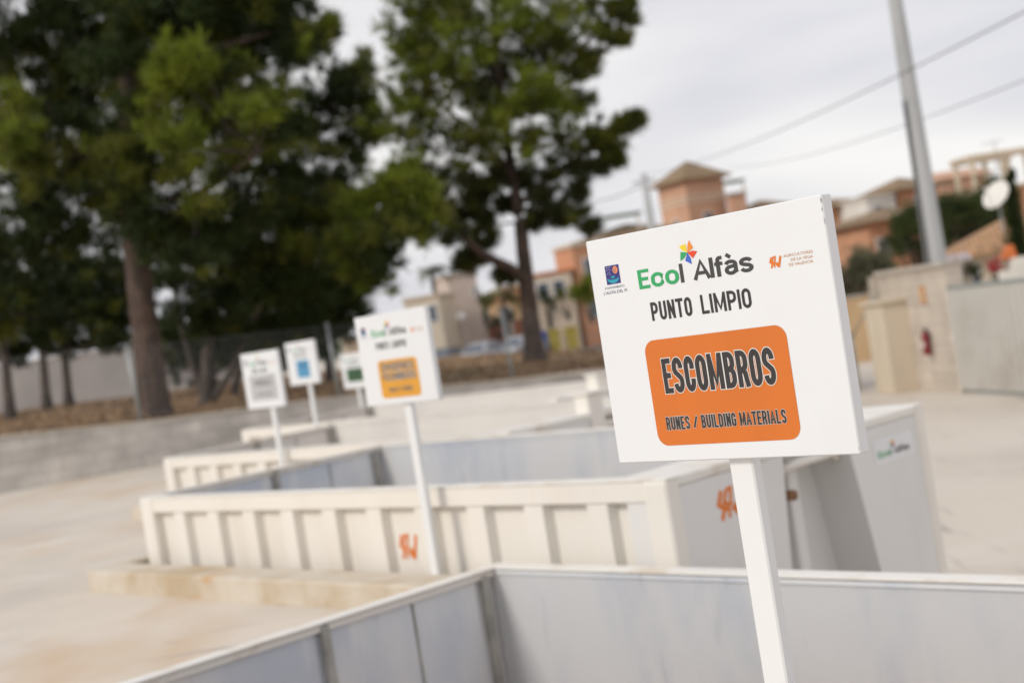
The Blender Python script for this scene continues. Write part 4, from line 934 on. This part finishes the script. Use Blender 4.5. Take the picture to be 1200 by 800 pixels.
bush('shrub','grey-green olive shrub just right of the ESCOMBROS sign',1003,322,46,1.0,.95,'olive',22,seed=8)
bush('shrub','second olive shrub, nearer the block pier',1035,318,46,.8,.9,'olive',16,seed=9)
bush('dark_tree','round dark green tree left of the utility pole, under the orange villa',1070,275,56,1.25,1.6,'bush',26,cat='tree',seed=10)
bush('dark_tree','tall dark tree mass right of the utility pole',1118,262,60,1.5,1.7,'bush',28,cat='tree',seed=12)
bush('dark_tree','dark tree under the pergola, left of the satellite dish',1158,245,62,1.5,1.4,'bush',26,cat='tree',seed=13)
bush('dark_tree','low dark tree between the pole and the tiled roof',1098,300,58,.9,1.0,'bush',14,cat='tree',seed=14)
bush('flowering_shrub','pale and red flowering shrub right behind the block pier',1122,302,36,.35,.25,'wflower',8,seed=15,blade=(.05,.03))
bush('flowering_shrub','crimson flowers above the gate near the white pier',1166,312,40,.3,.25,'flower',8,seed=16,blade=(.05,.03))
bush('flowering_shrub','dark red potted shrub below the tiled roof',1140,318,40,.35,.3,'bush',8,seed=17,blade=(.06,.04))
# cypress
cy=P(1197,300,42); root=empty('cypress_tree',Vector((cy.x,cy.y,-1.2)),0,'narrow dark cypress at the right edge behind the gate','tree'); rr=random.Random(4); arrs=[]
zt=P(1183,203,42).z+1.2
for i in range(34):
    t=i/33; z=.8+(zt-.8)*t; r=.55*(1-t)**.85*(1 if t>.1 else .7)+.05
    arrs.append((blades([(rr.uniform(-.1,.1),rr.uniform(-.1,.1),z)],240,[r],.12,.03,rr.randrange(1<<30),1.0),0))
tri_mesh('crown',arrs,[M_['cypress']],root); MB().tube([(0,0,0),(0,0,zt*.6)],[.1,.03],8).build('trunk',M_['bark2'],root)
# palm
def palm(px,py,Z,label,r=1.5):
    c=P(px,py,Z); root=empty('palm_tree',Vector((c.x,c.y,-.6)),0,label,'tree','palms in the far gardens'); h=c.z+.6
    MB().tube([(0,0,0),(.05,0,h*.5),(0,0,h)],[.2,.15,.14],10).build('trunk',M_['bark2'],root,True)
    m=MB(); rr=random.Random(int(px))
    for k in range(26):
        a=rr.uniform(0,6.28); el=rr.uniform(-.2,1.1); pr=None
        pts=[]
        for i in range(8):
            t=i/7; d=r*t; pts.append(Vector((math.cos(a)*d*math.cos(el*.5),math.sin(a)*d*math.cos(el*.5),h+math.sin(el)*d-1.1*r*t*t*.7)))
        for i in range(7):
            for sd in (-1,1):
                s=Vector((-math.sin(a),math.cos(a),-.5))*sd*.35*math.sin(3.1*(i+.6)/7.6)
                for f in (0,.5):
                    q=pts[i].lerp(pts[i+1],f); q2=pts[i].lerp(pts[i+1],f+.3); m.add([q,q2,q+s+Vector((math.cos(a)*.15,math.sin(a)*.15,0))],[(0,1,2)])
    m.build('fronds',M_['palm'],root)
bush('shrub','dull green shrub between the beige building and the palm',563,350,94,.8,.9,'nmid',12,seed=21)
bush('shrub','leafy shrub behind the orange-tinged one, right of the pine trunk',640,352,90,.7,.9,'bush',12,seed=22)
house('villa','peach house with a cream cornice behind the palm, left of the pine trunk',603,338,108,2.6,4,R(8),'flat',.3,'orangewall','cream2',wins=((-.4,1.4,.7,1.1),(.4,1.4,.7,1.1)))
palm(588,345,90,'palm with drooping fronds just left of the pine trunk')
palm(505,318,88,'small palm above the cream house right of the dark pine bough',1.1)
def car(px,py,Z,yaw,paint,label):
    g=P(px,py,Z); root=empty('parked_car',Vector((g.x,g.y,-.56)),yaw,label,'car','cars parked along the far street')
    # x = length (front at -x), y = width
    prof=[(-2.0,.30),(-2.05,.62),(-1.9,.78),(-1.05,.92),(-.45,1.36),(.0,1.45),(.9,1.42),(1.6,1.02),(1.98,.92),(2.05,.55),(2.0,.30)]
    m=MB(); wid=[.80,.84,.84,.84,.62,.60,.60,.74,.80,.84,.80]
    vs=[(x,-w,z) for (x,z),w in zip(prof,wid)]+[(x,w,z) for (x,z),w in zip(prof,wid)]; n=len(prof)
    fs=[tuple(range(n)),tuple(range(2*n-1,n-1,-1))]+[(i,(i+1)%n,n+(i+1)%n,n+i) for i in range(n)]
    m.add(vs,fs); m.build('body',M_[paint],root)
    m=MB(); m.add([(-1.06,-.70,.965),(-1.06,.70,.965),(-.50,.56,1.33),(-.50,-.56,1.33)],[(0,1,2,3)]); m.v=[(x-.02,y,z+.012) for x,y,z in m.v]; m.build('windscreen',M_['glass'],root)
    m=MB(); m.add([(1.60,-.66,1.05),(1.60,.66,1.05),(.98,.54,1.38),(.98,-.54,1.38)],[(0,1,2,3)]); m.v=[(x+.03,y,z+.012) for x,y,z in m.v]; m.build('rear_window',M_['glass'],root)
    for s in (-1,1):
        m=MB(); m.add([(-.95,s*.815,.93),(1.45,s*.80,.98),(.85,s*.66,1.34),(-.40,s*.66,1.32)],[(0,1,2,3)]); m.build('side_window',M_['glass'],root)
        for x in (-1.25,1.25):
            wh=MB().tube([(x,s*.62,.31),(x,s*.86,.31)],.31,18).build('wheel',M_['tyre'],root); MB().tube([(x,s*.862,.31),(x,s*.875,.31)],.19,14).build('rim',M_['galv'],wh)
        MB().box(-2.07,-1.98,s*.55-.16,s*.55+.16,.62,.74,ch=.01).build('headlight',M_['lamp'],root)
        MB().box(2.0,2.07,s*.62-.1,s*.62+.1,.70,.84,ch=.01).build('tail_light',M_['red'],root)
    return root
car(564,412,84,R(62),'carwhite','silver car parked in front of the terracotta street wall')
car(521,416,84,R(70),'cardark','dark blue car parked right of the amber sign')
car(608,404,86,R(60),'carwhite','pale car half hidden by the trunk of the airy pine')
def bin_(px,py,Z,mt,label):
    g=P(px,py,Z); root=empty('recycling_bin',Vector((g.x,g.y,-.56)),R(rnd.uniform(-8,8)),label,'bin','recycling bins in the far street')
    m=MB(); 
    vs=[(-.33,-.3,.1),(.33,-.3,.1),(.33,.3,.1),(-.33,.3,.1),(-.4,-.38,1.35),(.4,-.38,1.35),(.4,.38,1.35),(-.4,.38,1.35)]
    m.add(vs,[(0,3,2,1),(4,5,6,7),(0,1,5,4),(1,2,6,5),(2,3,7,6),(3,0,4,7)]); m.build('bin_body',M_[mt],root)
    m=MB(); m.prism([(-.43,1.352),(.43,1.352),(.43,1.42),(.2,1.52),(-.2,1.52),(-.43,1.42)],-.42,.42,'y'); m.build('lid',M_[mt],root)
    for x in (-.28,.28): MB().tube([(x-.03,.28,.1),(x+.03,.28,.1)],.1,12).build('wheel',M_['tyre'],root)
bin_(636,400,88,'binblue','blue recycling bin next to the pine trunk'); bin_(649,398,88,'binyellow','left one of the two yellow recycling bins'); bin_(670,396,88,'binyellow','right one of the two yellow recycling bins')
aw=empty('awning',P(525,377,92),0,'small white awning over the porch right of the amber sign','awning')
m=MB(); m.prism([(-.6,.0),(.5,.45),(.5,.53),(-.6,.08)],-1.2,1.2,'x'); m.build('awning_cloth',M_['awning'],aw)
for x in (-1.1,1.1): MB().tube([(x,-.55,-1.6),(x,-.55,.03)],.04,6).build('awning_leg',M_['frame'],aw)
# far hills closing the horizon
m=MB(); N=90
for i in range(N+1):
    a=R(-60+120*i/N); r=900; h=14+9*math.sin(i*.31)+6*math.sin(i*.83+1)
    x=r*math.sin(a); y=r*math.cos(a); m.v+=[(x,y,-3),(x*1.25,y*1.25,h)]
for i in range(N): m.f.append((2*i,2*i+2,2*i+3,2*i+1)); m.m.append(0)
tag(m.build('hills',mat('far_hill',(.16,.17,.12),rough=.95,var=.2,scale=.02),smooth=True),kind='structure')

# ------------------------------------------------------------------ sky and sun
SUN_AZ=R(-120); SUN_EL=R(36)
w=bpy.data.worlds.new('World'); scene.world=w; w.use_nodes=True; nt=w.node_tree; bg=nt.nodes['Background']; bg.inputs['Strength'].default_value=.1
sky=nt.nodes.new('ShaderNodeTexSky'); sky.sky_type='NISHITA'; sky.sun_disc=False; sky.sun_elevation=SUN_EL; sky.sun_rotation=SUN_AZ%(2*math.pi)
tc=nt.nodes.new('ShaderNodeTexCoord'); mp=nt.nodes.new('ShaderNodeMapping'); mp.inputs['Scale'].default_value=(1,1,4.2); mp.inputs['Location'].default_value=(.3,.6,.2)
mp.inputs['Rotation'].default_value=(R(4),R(-6),0)
nt.links.new(tc.outputs['Generated'],mp.inputs['Vector'])
n=nt.nodes.new('ShaderNodeTexNoise'); n.inputs['Scale'].default_value=1.7; n.inputs['Detail'].default_value=4; n.inputs['Roughness'].default_value=.42; n.inputs['Distortion'].default_value=.3
nt.links.new(mp.outputs[0],n.inputs['Vector'])
rp_=nt.nodes.new('ShaderNodeValToRGB'); rp_.color_ramp.elements[0].position=.36; rp_.color_ramp.elements[1].position=.62
rp_.color_ramp.elements[0].color=(5.4,5.3,5.75,1); rp_.color_ramp.elements[1].color=(7.4,7.2,7.0,1)
# colour ramps clamp at 1, so build the cloud colour from a mix
mxc=nt.nodes.new('ShaderNodeMix'); mxc.data_type='RGBA'; mxc.inputs[6].default_value=(6.3,6.25,6.75,1); mxc.inputs[7].default_value=(9.4,9.15,8.85,1)
rg=nt.nodes.new('ShaderNodeMapRange'); rg.inputs['From Min'].default_value=.30; rg.inputs['From Max'].default_value=.62; rg.interpolation_type='SMOOTHSTEP'
nt.links.new(n.outputs['Fac'],rg.inputs['Value'])
sx_=nt.nodes.new('ShaderNodeSeparateXYZ'); nt.links.new(tc.outputs['Generated'],sx_.inputs[0])
el=nt.nodes.new('ShaderNodeMapRange'); el.inputs['From Min'].default_value=.02; el.inputs['From Max'].default_value=.6; el.inputs['To Min'].default_value=1; el.inputs['To Max'].default_value=.25
nt.links.new(sx_.outputs[2],el.inputs['Value'])
mu=nt.nodes.new('ShaderNodeMath'); mu.operation='MULTIPLY'; nt.links.new(rg.outputs[0],mu.inputs[0]); nt.links.new(el.outputs[0],mu.inputs[1]); nt.links.new(mu.outputs[0],mxc.inputs[0])
mx=nt.nodes.new('ShaderNodeMix'); mx.data_type='RGBA'; mx.inputs[0].default_value=.92
nt.links.new(sky.outputs[0],mx.inputs[6]); nt.links.new(mxc.outputs[2],mx.inputs[7]); nt.links.new(mx.outputs[2],bg.inputs['Color'])
nt.nodes.remove(rp_)
sl=bpy.data.lights.new('sun','SUN'); sl.energy=1.6; sl.angle=R(14); sl.color=(1,.94,.86)
so=bpy.data.objects.new('sun',sl); col.objects.link(so)
sd=Vector((math.sin(SUN_AZ)*math.cos(SUN_EL),math.cos(SUN_AZ)*math.cos(SUN_EL),math.sin(SUN_EL)))
so.rotation_euler=sd.to_track_quat('Z','Y').to_euler(); so.location=(-10,-10,20)

# ------------------------------------------------------------------ camera
cam=bpy.data.cameras.new('camera'); co=bpy.data.objects.new('camera',cam); col.objects.link(co); scene.camera=co
cam.sensor_width=36; cam.lens=F/1200*36; cam.clip_end=5000; cam.clip_start=.05
def ax(v): return V((Xv.dot(v),Yv.dot(v),Zv.dot(v)))
cx,cyy,cz_=ax(Vector((1,0,0))),ax(Vector((0,1,0))),ax(Vector((0,0,1)))
mt_=Matrix((( cx.x,cyy.x,cz_.x,0),(cx.y,cyy.y,cz_.y,0),(cx.z,cyy.z,cz_.z,EYE),(0,0,0,1)))
co.matrix_world=mt_
cam.dof.use_dof=True; cam.dof.focus_distance=3.07; cam.dof.aperture_fstop=2.55; cam.dof.aperture_blades=0
scene.view_settings.view_transform='Standard'; scene.view_settings.look='None'; scene.view_settings.gamma=1; scene.view_settings.exposure=.17
scene.render.resolution_x=1024; scene.render.resolution_y=682
